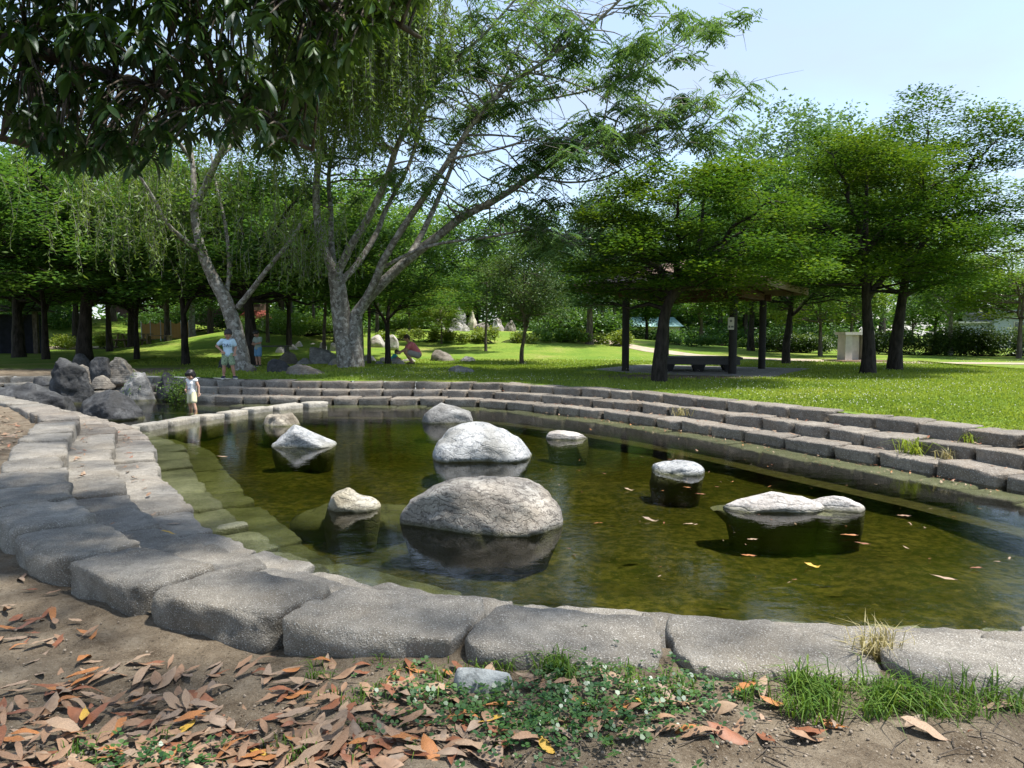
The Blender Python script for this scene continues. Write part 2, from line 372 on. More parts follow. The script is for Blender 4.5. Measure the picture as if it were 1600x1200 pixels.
# path and pavilion floor
def sheet(name, P, z, m, kind='structure'):
    P = np.asarray(P, float); n = len(P)
    a = np.sum(P[:, 0]*np.roll(P[:, 1], -1)-np.roll(P[:, 0], -1)*P[:, 1])
    if a < 0: P = P[::-1]
    o = link(name, mesh(name, np.column_stack([P, np.full(n, z) if np.isscalar(z) else z]), [np.arange(n)[None]], smooth=False), m); return tag(o, kind=kind)
M_path = m_simple('sandy_path', (.36, .30, .22), .95, .3, 3, .4, 60)
pc = crom([(4.5, 40), (8, 33), (12, 29.6), (18, 27.6), (26, 26.3), (44, 25)], 60)
tg = np.gradient(pc, axis=0); tg /= np.linalg.norm(tg, axis=1)[:, None]; nn = np.stack([-tg[:, 1], tg[:, 0]], 1)
wd = (.75+.12*np.sin(np.arange(60)*.9))[:, None]
a, b = pc+nn*wd, pc-nn*wd
V = np.empty((120, 3)); V[0::2, :2] = a; V[1::2, :2] = b; V[:, 2] = gh(V[:, 0], V[:, 1])+.012
q = np.arange(59)*2
tag(link('path', mesh('path', V, np.stack([q, q+1, q+3, q+2], 1)), M_path), kind='structure')
pc = crom([(-60, 47), (-38, 45.5), (-27, 44.5), (-17, 45), (-10, 52)], 60)
tg = np.gradient(pc, axis=0); tg /= np.linalg.norm(tg, axis=1)[:, None]; nn = np.stack([-tg[:, 1], tg[:, 0]], 1)
V = np.empty((120, 3)); V[0::2, :2] = pc+nn*1.1; V[1::2, :2] = pc-nn*1.1; V[:, 2] = gh(V[:, 0], V[:, 1])+.03
tag(link('path', mesh('path', V, np.stack([q, q+1, q+3, q+2], 1)), M_path), kind='structure')

# ------------------------------------------------------------------ stepped stone edging
M_st = m_stone('grey_step_stone', (.145, .130, .108), (.29, .268, .228), (.52, .50, .46), 170, (.21, .175, .125))
M_stf = m_stone('brown_grey_step_stone', (.13, .112, .092), (.25, .222, .185), (.36, .34, .30), 70, (.17, .13, .09))
M_stw = m_stone('algae_step_stone', (.11, .112, .068), (.20, .198, .130), (.28, .28, .20), 100)
M_bed = m_simple('joint_soil', (.085, .07, .05), .95, .4, 12, .5, 60)
def stone_mesh(name, s0, s1, n0, n1, z0, z1, res, sd, taper=.1, rough=.012, k=6.0, fine=0):
    a, b, c = res
    u = [np.sin(np.linspace(-1, 1, m+1)*math.pi/2) for m in res]; Vs, Fs, off = [], [], 0
    for ax in range(3):
        o = [x for x in range(3) if x != ax]
        for sg in (-1, 1):
            A, B = np.meshgrid(u[o[0]], u[o[1]], indexing='ij'); P = np.empty(A.shape+(3,)); P[..., ax] = sg; P[..., o[0]] = A; P[..., o[1]] = B
            m1, m2 = A.shape; i = np.arange(m1-1)[:, None]; j = np.arange(m2-1)[None]
            f = np.stack([i*m2+j, (i+1)*m2+j, (i+1)*m2+j+1, i*m2+j+1], -1).reshape(-1, 4)
            flip = (sg < 0) ^ (ax == 1)
            Fs.append((f[:, ::-1] if flip else f)+off); Vs.append(P.reshape(-1, 3)); off += m1*m2
    P = np.concatenate(Vs); F = np.concatenate(Fs)
    key = np.round(P*4000).astype(np.int64); _, ix, inv = np.unique(key, axis=0, return_index=True, return_inverse=True); inv = inv.ravel()
    P = P[ix]; F = inv[F]
    inf = np.abs(P).max(1); dims = np.array([(s1-s0)/2, (n1-n0)/2, (z1-z0)/2]); rr = min(dims)*(.24 if fine else .2)
    Q = P*dims; core = np.clip(Q, -(dims-rr), dims-rr); d = Q-core; L = np.linalg.norm(d, axis=1)[:, None]+1e-9
    Lk = (np.sum(np.abs(d)**k, 1)**(1/k))[:, None]+1e-9
    # rounded edges: edge radius mixed between crisp and round
    Q2 = core+d/L*np.minimum(L, rr); Q = np.where(np.sum(np.abs(d) > 1e-6, 1)[:, None] >= 2, .12*Q+.88*Q2, Q)
    r2 = np.random.default_rng(sd)
    # plan corners cut unevenly, foot narrower than the top
    pl = np.abs(Q[:, 0]/dims[0])**5*np.abs(Q[:, 1]/dims[1])**3
    cut = (.13 if fine else .06); Q[:, 0] *= 1-pl*(cut+.07*np.sign(Q[:, 1])*r2.uniform(-1, 1)); Q[:, 1] *= 1-np.abs(Q[:, 0]/dims[0])**4*(.10 if fine else .05)*r2.uniform(.4, 1.5)
    Q[:, 0] *= 1-taper*(1-Q[:, 2]/dims[2])/2
    N = Q/dims; N /= np.linalg.norm(N, axis=1)[:, None]+1e-9
    w = np.column_stack([Q, ])+sd*3.7
    Q = Q+N*(rough*1.6*fbm(w*3.2, sd, 3)+rough*.8*fbm(w*11, sd+5, 3))[:, None]*np.array([1, 1, .4])
    ed = np.sort(np.abs(Q/dims), axis=1)[:, 1]; Q = Q-N*(np.clip((ed-.72)/.28, 0, 1)*np.maximum(0, fbm(w*7, sd+13, 3))*.035)[:, None]     # chipped arrises
    if fine: Q = Q+N*(fine*fbm(w*38, sd+9, 3))[:, None]
    Q[:, 2] += Q[:, 0]*r2.normal(0, .018)+Q[:, 1]*r2.normal(0, .02)+r2.normal(0, .006)
    s = (s0+s1)/2+Q[:, 0]; nn_ = (n0+n1)/2+Q[:, 1]+r2.normal(0, .012)
    ctr = rim(np.array([(s0+s1)/2]), np.array([(n0+n1)/2]))[0]
    XY = rim(s, nn_)
    V = np.column_stack([XY-ctr, Q[:, 2]])
    return mesh(name, V, F), (ctr[0], ctr[1], (z0+z1)/2)
edging = empty('pond_edging', (0, 0, 0), label='stepped grey stone edging running in three terraces round the whole pond', cat='stone edging')
TIERS = [(-.455, .0, .19, .45, .70), (-.06, .41, .06, .295, .66), (.36, .83, -.10, .145, .68), (.78, 1.24, -.30, -.022, .72), (1.20, 1.66, -.45, -.17, .74)]
r_ = np.random.default_rng(11); nst = 0
RIMW = {}
for ti, (n0, n1, z0, z1, ln) in enumerate(TIERS):
    sN = 500; ss = np.linspace(0, LT, sN, endpoint=False)
    A = rim(ss, np.full(sN, n0+.05)); B = rim(ss, np.full(sN, n1-.07)); V = np.empty((2*sN, 3)); V[0::2, :2] = A; V[1::2, :2] = B; V[:, 2] = z1-(.13 if ti == 0 else .06)
    q = np.arange(sN)*2; q2 = (q+2) % (2*sN)
    bed = link('step_tier', mesh('step_tier', V, np.stack([q, q2, q2+1, q+1], 1)[:, ::-1]), M_bed, edging)
    s = r_.uniform(0, .4)+(.2 if ti == 0 else 0)
    while s < LT-.3:
        P0 = rim(np.array([s]), np.array([n1]))[0]
        sc_ = np.linalg.norm(rim(np.array([s+.05]), np.array([(n0+n1)/2]))-rim(np.array([s]), np.array([(n0+n1)/2])))/.05
        L = ln*(r_.uniform(.82, 1.2) if P0[1] > 5 or ti else r_.uniform(.98, 1.1))/max(sc_, .45)
        if ti == 0 and P0[1] < 3.7 and -1.5 < P0[0] < 3: L *= 1.0
        e = min(s+L, LT); 
        if LT-e < .3: e = LT
        gap = .006/max(sc_, .4)
        d = np.hypot(*P0); vis = P0[1] > 1.2 and abs(P0[0]) < P0[1]*.78+1.4
        skip = (not vis) or (ti == 4 and not (P0[0] < 0 and P0[1] < 12)) or (ti == 3 and P0[0] < -6.8)
        if not skip:
            res = (28, 22, 12) if d < 4.6 else (18, 14, 8) if d < 7.5 else (10, 7, 6) if d < 13 else (8, 5, 5)
            far = P0[1] > 9 and P0[0] > -7 or P0[0] > 3.5
            wob = r_.normal(0, .014, 2)
            me, loc = stone_mesh('stone', s+gap, e-gap, n0+wob[0]*(ti == 0), n1+wob[1], z0, z1, res, 100*ti+nst, .08 if far else .05,
                                 .019 if d < 8 else .012, fine=.003 if d < 5.5 else 0)
            m = M_stw if ti >= 3 else (M_stf if far else M_st)
            link('stone', me, m, bed, loc); nst += 1
        s = e
print('edging stones', nst)

# low weir of stones between the pond and the inflow pool
weir = empty('stone_weir', (0, 0, 0), label='low curved row of pale stones dividing the pond from the upper pool', cat='stone weir')
wc = crom([at(168, 672, .1)[:2], at(235, 660, .1)[:2], at(320, 647, .1)[:2], at(400, 636, .1)[:2], at(470, 629, .1)[:2], at(520, 626, .1)[:2]], 200)
wl = np.concatenate([[0], np.cumsum(np.linalg.norm(np.diff(wc, axis=0), axis=1))])
M_we = m_stone('pale_weir_stone', (.20, .185, .155), (.36, .34, .29), (.48, .46, .42), 90, (.25, .21, .15))
s = 0; sd = 900
while s < wl[-1]-.3:
    L = r_.uniform(.55, .8); m = s+L/2
    c = np.array([np.interp(m, wl, wc[:, 0]), np.interp(m, wl, wc[:, 1])]); c2 = np.array([np.interp(m+.1, wl, wc[:, 0]), np.interp(m+.1, wl, wc[:, 1])])
    me, loc = stone_mesh('stone', 0, L-.03, 0, .36, -.35, .095, (8, 5, 5), sd, .12, .014); sd += 1
    # bring it from the rim frame to the weir
    co = np.empty(len(me.vertices)*3); me.vertices.foreach_get('co', co); co = co.reshape(-1, 3)
    t0 = np.arctan2(*(rim(np.array([L/2+.1]), np.array([.18]))[0]-rim(np.array([L/2]), np.array([.18]))[0])[::-1]); t1 = np.arctan2(*(c2-c)[::-1])
    co = co@rz(t1-t0).T; me.vertices.foreach_set('co', co.ravel()); me.update()
    link('stone', me, M_we, weir, (c[0], c[1], loc[2])); s += L
# ------------------------------------------------------------------ trees
M_bk_dark = m_bark('dark_bark', (.014, .012, .010), (.05, .042, .036))
M_bk_mid = m_bark('brown_bark', (.05, .04, .032), (.15, .125, .10))
M_bk_pale = m_bark('pale_lichen_bark', (.085, .075, .062), (.25, .23, .20), (.36, .35, .32), .5, 8)
M_bk_limb = m_bark('grey_limb_bark', (.11, .10, .088), (.24, .225, .20), (.30, .30, .27), .5, 8)
L_maple = m_leaf('maple_leaf', (0.036, 0.092, 0.014), (0.080, 0.160, 0.018), (0.17, 0.25, 0.024), .45, .04)
L_maple_d = m_leaf('background_maple_leaf', (0.052, 0.125, 0.030), (0.090, 0.19, 0.038), (0.155, 0.265, 0.046), .52, .04)  # maple green of the background trees
L_lime = m_leaf('lime_leaf', (.10, .19, .025), (.17, .27, .035), (.26, .33, .05), .45, .04)
L_blue = m_leaf('blue_green_leaf', (0.054, 0.114, 0.060), (0.090, 0.168, 0.084), (0.126, 0.222, 0.102), .4, .05)
L_mid = m_leaf('broad_leaf', (0.065, 0.145, 0.034), (0.110, 0.215, 0.044), (0.175, 0.29, 0.056), .52, .05)
L_far = m_leaf('hazed_poplar_leaf', (0.084, 0.156, 0.072), (0.132, 0.228, 0.102), (0.192, 0.300, 0.132), .45, .05)  # haze of distance put into the leaf colour, paler and bluer
L_alb = m_leaf('silk_tree_leaf', (.070, .145, .055), (.115, .205, .075), (.17, .275, .09), .5, .04)
L_wil = m_leaf('willow_leaf', (.095, .165, .035), (.16, .25, .05), (.25, .34, .07), .5, .04)
L_osm = m_leaf('glossy_small_leaf', (0.034, 0.072, 0.026), (0.060, 0.108, 0.036), (0.120, 0.168, 0.054), .35, .02)

def leaf_quads(P, size, r, up=.6, aspect=.6, droop=.0, dirs=None):
    """one kite-shaped blade per point: normals lean up by 'up', tips hang by 'droop'"""
    n = len(P); size = np.broadcast_to(size, (n,))*r.uniform(.7, 1.3, n)
    N = r.normal(size=(n, 3)); N /= np.linalg.norm(N, axis=1)[:, None]; N[:, 2] = np.abs(N[:, 2]); N = N*(1-up)+np.array([0, 0, 1.])*up; N /= np.linalg.norm(N, axis=1)[:, None]
    D = r.normal(size=(n, 3)) if dirs is None else dirs+.35*r.normal(size=(n, 3))
    D[:, 2] -= droop*2; D -= N*np.sum(D*N, 1)[:, None]; D /= np.linalg.norm(D, axis=1)[:, None]+1e-9
    S = np.cross(N, D); l = size[:, None]; w = l*aspect*.5
    V = np.stack([P, P+D*l*.45+S*w-N*l*.06, P+D*l, P+D*l*.45-S*w-N*l*.06], 1).reshape(-1, 3)
    F = np.arange(n*4).reshape(-1, 4); return V, F
def pad_points(pads, n, r, shell=.5):
    pads = np.asarray(pads); wgt = (pads[:, 3]*pads[:, 4])**1.0+pads[:, 5]**2; k = r.choice(len(pads), n, p=wgt/wgt.sum())
    d = r.normal(size=(n, 3)); d /= np.linalg.norm(d, axis=1)[:, None]; rad = r.uniform(0, 1, n)**shell
    return pads[k, :3]+d*rad[:, None]*pads[k, 3:6]*(1+.25*r.normal(size=(n, 1))*.6), k
def bez(a, b, lift, n=7, r=None, wob=.0):
    a = np.asarray(a, float); b = np.asarray(b, float); t = np.linspace(0, 1, n)[:, None]
    c = (a+b)/2+np.array([0, 0, lift]); P = (1-t)**2*a+2*t*(1-t)*c+t**2*b
    if r is not None and wob: P[1:-1] += r.normal(0, wob, (n-2, 3))*np.linalg.norm(b-a)
    return P
def build_tree(seed, H, trunk_h, rx, rz_, tr, npads, pad, n_leaf, leaf, lmat, bmat, up=.6, droop=.1, flat=.4, lean=(0, 0), fork=5, shell=.5, shape='dome', low=0.0, sides=9, cz=None, gap=.55):
    """tapered trunk + limbs reaching every leaf pad; returns (trunk mesh, crown mesh) around the origin"""
    r = np.random.default_rng(seed); w = MB()
    top = np.array([lean[0], lean[1], H*.86]); tp = np.array([[0, 0, -.15], [lean[0]*.03, lean[1]*.03, trunk_h*.4], [lean[0]*.16+r.normal(0, .06), lean[1]*.16, trunk_h], [lean[0]*.55+r.normal(0, .15), lean[1]*.55+r.normal(0, .15), (trunk_h+H*.86)/2], top])
    T = crom(tp, 22); rad = tr*np.interp(np.linspace(0, 1, 22), [0, .04, .12, .5, 1], [1.35, 1.12, 1., .62, .12])
    w.tube(T, rad, sides, True, .10, seed)
    cz = cz if cz is not None else trunk_h+(H-trunk_h)*.42
    pads = []
    tries = 0
    while len(pads) < npads and tries < npads*30:
        tries += 1
        d = r.normal(size=3); d /= np.linalg.norm(d); q = r.uniform(.25, 1)**.45
        if shape == 'dome' and d[2] < 0:
            a_ = r.uniform(0, 2*np.pi); q2 = math.sqrt(r.uniform(.02, 1)); d[0], d[1] = math.cos(a_)*q2/q, math.sin(a_)*q2/q
        if shape == 'dome': h = (H-cz) if d[2] > 0 else (cz-trunk_h)*(1-low)+low*.5
        else: h = rz_
        p = np.array([lean[0]*.75+d[0]*rx*q, lean[1]*.75+d[1]*rx*q, cz+d[2]*h*q])
        if shape == 'cone': p[:2] = (p[:2])*(1.25-(p[2]-trunk_h)/(H-trunk_h))
        s = pad*r.uniform(.65, 1.35)
        if all(np.linalg.norm((p-k[:3])*np.array([1, 1, 1.5])) > gap*s for k in pads): pads.append([*p, s, s, s*flat*r.uniform(.8, 1.3)])
    pads = np.array(pads)
    prim = []
    for i in range(fork):
        a = 2*np.pi*i/fork+r.uniform(-.4, .4); z0 = trunk_h*r.uniform(.75, 1.05)+(H-trunk_h)*.4*(i/fork); b0 = np.array([np.interp(z0, T[:, 2], T[:, 0]), np.interp(z0, T[:, 2], T[:, 1]), z0])
        e = np.array([lean[0]*.75+math.cos(a)*rx*.72, lean[1]*.75+math.sin(a)*rx*.72, min(H*.93, z0+(H-z0)*r.uniform(.35, .75))])
        L = bez(b0, e, (e[2]-z0)*.12, 10, r, .02); rr = tr*.5*np.linspace(1, .18, 10); w.tube(L, rr, 6, False, .06, seed+i); prim.append((L, rr))
    for p in pads:
        best = None
        for L, rr in prim+[(T, rad)]:
            d = np.linalg.norm(L-p[:3], axis=1)+(L[:, 2] > p[2])*1.2; k = int(np.argmin(d))
            if best is None or d[k] < best[0]: best = (d[k], L[k], rr[k])
        d, s0, r0 = best; e = p[:3]-np.array([0, 0, p[5]*.3]); rb = min(max(.012, r0*.5), .05*tr/.15)
        w.tube(bez(s0, e, d*.08, 5, r, .03), np.linspace(rb, .006, 5), 4, False)
        for _ in range(2):
            q = e+r.normal(size=3)*p[3:6]*.7; w.tube(bez(e+(s0-e)*.25, q, .05, 3), [rb*.35, rb*.2, .003], 3, False)
    P, k = pad_points(pads, n_leaf, r, shell); out = P-pads[k, :3]; out[:, 2] *= .4
    V, F = leaf_quads(P, leaf, r, up, .62, droop, out/(np.linalg.norm(out, axis=1)[:, None]+1e-6))
    padt = r.uniform(-.36, .36, len(pads)); ti = np.clip(r.normal(.45, .2, n_leaf)+padt[k], 0, 1)
    tm = w.mesh('trunk'); cm = mesh('crown', V, F, {'tint': np.repeat(ti, 4)}, False)
    tm.materials.append(bmat); cm.materials.append(lmat); return tm, cm
def place_tree(name, meshes, loc, label, s=1.0, rz_=0.0, group=None, sz=None):
    e = empty(name, loc, rz_, label=label, cat='tree', group=group); e.scale = (s, s, sz or s)
    link('trunk', meshes[0], None, e); link('crown', meshes[1], None, e); return e

# ---- the silk tree: limbs surveyed from the photograph, 21 m away
AY = 21.4
def L3(pts):                      # (u, v, depth offset)
    out = []
    for u, v, dy in pts:
        y = AY+dy; z = zat(v, y); out.append([xat(u, y, z), y, z])
    return np.array(out)
r = np.random.default_rng(5); w = MB(); limbs = []
def limb(pts, r0, r1, n=8, keep=True, rough=.07):
    P = crom(L3(pts), max(10, len(pts)*5)); rr = np.linspace(r0, r1, len(P)); w.tube(P, rr, n, True, rough, len(limbs)); limbs.append((P, rr, keep)); return P
base = L3([(546, 576, 0)])[0]
limb([(547, 590, 0), (545, 570, 0), (537, 520, 0), (531, 470, 0), (524, 425, 0)], 0.361, 0.216, 14, False, .09)
limb([(556, 590, .05), (556, 560, .05), (553, 520, .05), (557, 490, .05)], 0.292, 0.192, 12, False, .09)
limb([(525, 430, 0), (508, 395, 0), (497, 350, .1), (494, 290, .3), (500, 235, .5), (505, 160, .7), (490, 60, 1), (478, -60, 1.2)], 0.148, 0.040)
limb([(523, 432, .1), (518, 380, .5), (517, 330, .9), (514, 270, 1.3), (530, 190, 1.8), (540, 90, 2.2)], 0.104, 0.032)
limb([(528, 425, 0), (548, 385, -.2), (578, 335, -.5), (602, 285, -.8), (622, 225, -1), (655, 165, -1.3), (700, 105, -1.6), (760, 50, -1.8), (830, -30, -2)], 0.126, 0.024)
limb([(533, 440, 0), (560, 410, .4), (588, 365, .8), (604, 325, 1.2), (640, 255, 1.6), (665, 170, 2.0), (690, 70, 2.4), (700, -60, 2.7)], 0.104, 0.028)
limb([(555, 492, 0), (585, 455, 0), (630, 412, 0), (680, 372, -.2), (725, 338, -.4), (775, 312, -.6), (840, 270, -1.0), (905, 232, -1.4), (985, 212, -1.8), (1060, 190, -2.0), (1118, 158, -2.2)], 0.170, 0.020, 10)
limb([(562, 485, 0), (586, 440, -.4), (600, 405, -.7), (632, 352, -1.1), (668, 300, -1.5), (705, 245, -1.9), (745, 185, -2.3), (800, 130, -2.7), (860, 90, -3.0), (925, 40, -3.3), (990, -20, -3.5)], 0.126, 0.024)
limb([(640, 400, 0), (662, 360, .5), (685, 310, .9), (705, 262, 1.3), (722, 215, 1.7), (770, 150, 2.0), (808, 80, 2.4), (830, -10, 2.8)], 0.096, 0.024)
limb([(596, 420, -.4), (640, 396, -.8), (690, 380, -1.1), (760, 371, -1.4), (820, 361, -1.7), (870, 365, -2.0), (905, 385, -2.1)], 0.052, 0.016)
limb([(735, 195, -2.2), (800, 165, -1.6), (880, 150, -1.2), (960, 130, -1.0), (1030, 90, -.8), (1085, 50, -.8)], 0.044, 0.012)
limb([(700, 250, -1.9), (770, 235, -2.6), (850, 215, -3.2), (930, 225, -3.4)], 0.037, 0.012)
limb([(830, 275, -1.0), (890, 285, -.6), (950, 275, -.4), (1020, 240, -.5), (1090, 220, -.7)], 0.037, 0.010)
pads = []; outer = [l for l in limbs if l[2]]
for P, rr, _ in outer:
    z = P[:, 2]
    for k in range(len(P)):
        t = k/len(P)
        if t < .38: continue
        for _ in range(2 if t < .6 else 3):
            o = r.normal(size=3)*np.array([.8, .9, .5])*(1.1 if t > .5 else .8); o[2] += .15
            e = P[k]+o
            if e[2] < 3.6 or (t < .55 and r.uniform() < .5): continue
            pads.append([*e, .5, .5, .24]); w.tube(bez(P[k], e, .12, 5, r, .04), np.linspace(min(.035, rr[k]*.6), .006, 5), 4, False)
            for _ in range(2):
                q = e+r.normal(size=3)*np.array([.4, .4, .2]); w.tube(bez(e, q, .04, 3), [.008, .005, .003], 3, False)
pads = np.array(pads)
pads = pads[r.uniform(size=len(pads)) < .5]
def fronds(P, r, size, npin=5):
    """drooping feathery leaf: pairs of narrow pinnae along a bent rachis"""
    n = len(P); a = r.uniform(0, 2*np.pi, n); D = np.stack([np.cos(a), np.sin(a), r.uniform(-.55, .15, n)], 1); D /= np.linalg.norm(D, axis=1)[:, None]
    S = np.stack([-np.sin(a), np.cos(a), 0*a], 1); sz = size*r.uniform(.7, 1.3, n); Vs = []
    for j in range(npin):
        t = (j+.6)/npin
        c = P+D*(sz*t)[:, None]+np.array([0, 0, -1.])*(sz*.45*t*t)[:, None]
        for sg in (-1, 1):
            L = (sz*(.42-.16*abs(t-.45)))[:, None]; e = c+(S*sg*.8+D*.55)*L+np.array([0, 0, -1.])*L*.42
            wd = D*(.098*sz)[:, None]; m = (c+e)/2
            Vs.append(np.stack([c, m+wd, e, m-wd], 1))
    V = np.stack(Vs, 1).reshape(-1, 3); return V, np.arange(len(V)).reshape(-1, 4), 2*npin*4
P, k = pad_points(pads, 8600, r, .75)
V, F, rep = fronds(P, r, .30); ti = np.clip(r.normal(.45, .22, len(P))+r.uniform(-.2, .2, len(pads))[k], 0, 1)
e = empty('silk_tree', base, label='tall pale-barked silk tree with spreading limbs behind the far wall', cat='tree')
tm = w.mesh('trunk'); co = np.empty(len(tm.vertices)*3); tm.vertices.foreach_get('co', co); tm.vertices.foreach_set('co', (co.reshape(-1, 3)-base).ravel())
link('trunk', tm, M_bk_pale, e); link('crown', mesh('crown', V-base, F, {'tint': np.repeat(ti, rep)}, False), L_alb, e)

# ---- the willow with its leaning speckled trunk
AY = 20.6; r = np.random.default_rng(6); w = MB(); limbs = []
base = L3([(378, 583, 0)])[0]
limb([(380, 596, 0), (376, 560, 0), (366, 510, 0), (350, 465, 0), (330, 428, 0), (313, 385, 0), (303, 330, .2), (302, 270, .4), (296, 215, .8), (290, 170, 1)], .27, .02, 12, True, .08)
limb([(372, 480, 0), (392, 455, -.3), (420, 418, -.5), (447, 385, -.7), (470, 350, -.8)], .09, .04)
limb([(352, 470, 0), (358, 420, .3), (352, 350, .6), (338, 290, .8), (330, 240, 1)], .07, .03)
limb([(310, 392, 0), (285, 372, -.6), (262, 350, -1.2), (240, 310, -1.6), (215, 270, -2)], .08, .03)
limb([(303, 330, .2), (350, 230, -.5), (420, 120, -1.4), (500, 30, -2.2), (580, -10, -2.6), (620, -10, -2.8)], .10, .03)
limb([(300, 250, .4), (250, 190, -.4), (190, 170, -1.4), (130, 180, -2)], .07, .02)
limb([(340, 250, -.4), (420, 170, .6), (520, 110, 1.2), (600, 60, 1.0)], .06, .02)
V, F, T, n0 = [], [], [], 0; starts = []
for (P, rr, _) in limbs:
    for k in range(len(P)):
        if P[k, 2] > 4.2 and k > 4:
            for _ in range((44 if P[k, 0] > -6.6 else 10) if k > 12 else 5): starts.append(P[k]+r.normal(size=3)*(np.array([.75, .8, .35]) if P[k, 0] > -6.6 else np.array([1.3, 1.3, .7])))
for s in starts:
    if not (s[0] < -9.0 or s[0] > -6.6) and s[2] < 7.5 and r.uniform() < .6: continue
    L = r.uniform(1.2, 3.2) if s[0] > -7 else r.uniform(.8, 2.3)
    L = min(L, s[2]-r.uniform(2.6, 4.4))
    if L < .5: continue
    m = int(L/.055); t = np.linspace(0, 1, m); a = r.uniform(0, 2*np.pi); out = r.uniform(.1, .45)
    Q = s+np.stack([np.cos(a)*out*(1-(1-t)**2), np.sin(a)*out*(1-(1-t)**2), .15*np.sin(t*3.14)-L*t], 1)+r.normal(0, .012, (m, 3))
    Q = Q+np.array([1., .6, 0])*(.10*noise3(np.column_stack([t*3, t*0+s[0]*9, t*0+s[1]*9]), 61))[:, None]; w.tube(Q[::max(1, m//6)], np.linspace(.006, .003, len(Q[::max(1, m//6)])), 3, False)
    D = r.normal(size=(m, 3)); D[:, 2] = -1.1-np.abs(D[:, 2]); v, f = leaf_quads(Q, .14, r, .2, .3, .0, D); V.append(v); F.append(f+n0); n0 += len(v)
    T.append(np.repeat(np.clip(r.normal(r.uniform(.3, .65), .15, m), 0, 1), 4))
e = empty('willow_tree', base, label='leaning willow with speckled grey trunk and hanging light green strands', cat='tree')
tm = w.mesh('trunk'); co = np.empty(len(tm.vertices)*3); tm.vertices.foreach_get('co', co); tm.vertices.foreach_set('co', (co.reshape(-1, 3)-base).ravel())
link('trunk', tm, M_bk_pale, e); link('crown', mesh('crown', np.concatenate(V)-base, np.concatenate(F), {'tint': np.concatenate(T)}, False), L_wil, e)
print('willow leaves', n0//4)

# ---- maples by the pavilion and on the right lawn
m1 = build_tree(21, 4.95, 1.8, 2.95, 2, .18, 90, .70, 55000, .096, L_maple, M_bk_dark, .66, .12, .34, (1.05, .3), 6, .5, low=.1, gap=.85)
place_tree('maple_tree', m1, gpt(1030, 17.2), 'low spreading maple with dark leaning trunk in front of the pavilion')
m2 = build_tree(22, 7.0, 2.1, 3.0, 3, .20, 90, .80, 53000, .099, L_maple, M_bk_dark, .64, .12, .36, (-.1, .2), 6, .5, low=.1, gap=.85)
place_tree('maple_tree', m2, gpt(1356, 20.8), 'maple with black trunk nearest the grass, left of the twin trunks on the right')
m3 = build_tree(23, 8.6, 2.2, 3.4, 3, .22, 100, .86, 58000, .103, L_maple, M_bk_dark, .64, .12, .36, (1.0, .4), 7, .5, low=.1, gap=.85)
place_tree('maple_tree', m3, gpt(1398, 23.0), 'tallest right-hand maple with a limb rising to a lit top')
m4 = build_tree(24, 5.4, 1.9, 2.5, 3, .16, 80, .62, 22000, .11, L_maple_d, M_bk_dark, .65, .12, .42, (.2, 0), 6, .55, low=.1)
place_tree('maple_tree', m4, gpt(1228, 27.5), 'maple with rounded crown behind the right eave of the pavilion')

# ---- generic kinds, each built once and copied
V_lime = build_tree(31, 4.6, 1.2, 2.3, 2, .09, 75, .58, 15000, .12, L_lime, M_bk_mid, .6, .1, .42, (0, 0), 6, .6, sides=7)
V_md = build_tree(32, 6.8, 1.9, 3.7, 3, .22, 95, .8, 22000, .14, L_maple_d, M_bk_dark, .66, .15, .36, (.3, .2), 6, .55, low=.0, sides=8)
V_md2 = build_tree(33, 6.2, 1.9, 3.3, 3, .13, 80, .75, 16000, .14, L_maple_d, M_bk_dark, .66, .15, .36, (-.4, 0), 5, .55, sides=7)
V_br = build_tree(34, 10.5, 3.0, 3.9, 4, .22, 90, 1.15, 13000, .24, L_mid, M_bk_mid, .45, .15, .75, (0, 0), 6, .6, sides=7)
V_br2 = build_tree(35, 11.5, 2.4, 3.4, 5, .20, 85, 1.2, 12000, .25, L_maple_d, M_bk_dark, .45, .15, .75, (.4, 0), 6, .6, sides=7)
V_pop = build_tree(36, 18.5, 4.5, 4.3, 8, .32, 110, 1.35, 17000, .30, L_far, M_bk_mid, .35, .2, 1.0, (0, 0), 7, .65, sides=7)
V_slim = build_tree(37, 6.4, 2.4, 1.9, 3, .085, 45, .62, 6500, .15, L_mid, M_bk_mid, .5, .12, .6, (.1, 0), 5, .6, sides=6)
V_osm = build_tree(38, 4.55, 1.15, 1.5, 2, .085, 75, .5, 17000, .075, L_osm, M_bk_mid, .35, .0, .85, (.1, 0), 6, .55, sides=7, low=.3)
V_con = build_tree(39, 8.5, 1.9, 2.2, 3, .22, 60, .8, 11000, .15, L_blue, M_bk_mid, .3, .3, .55, (0, 0), 7, .6, 'cone', sides=8)
V_pale = build_tree(40, 5.6, 2.0, 2.6, 2, .13, 70, .8, 13000, .14, L_mid, M_bk_limb, .5, .12, .5, (.3, 0), 6, .6, sides=7)
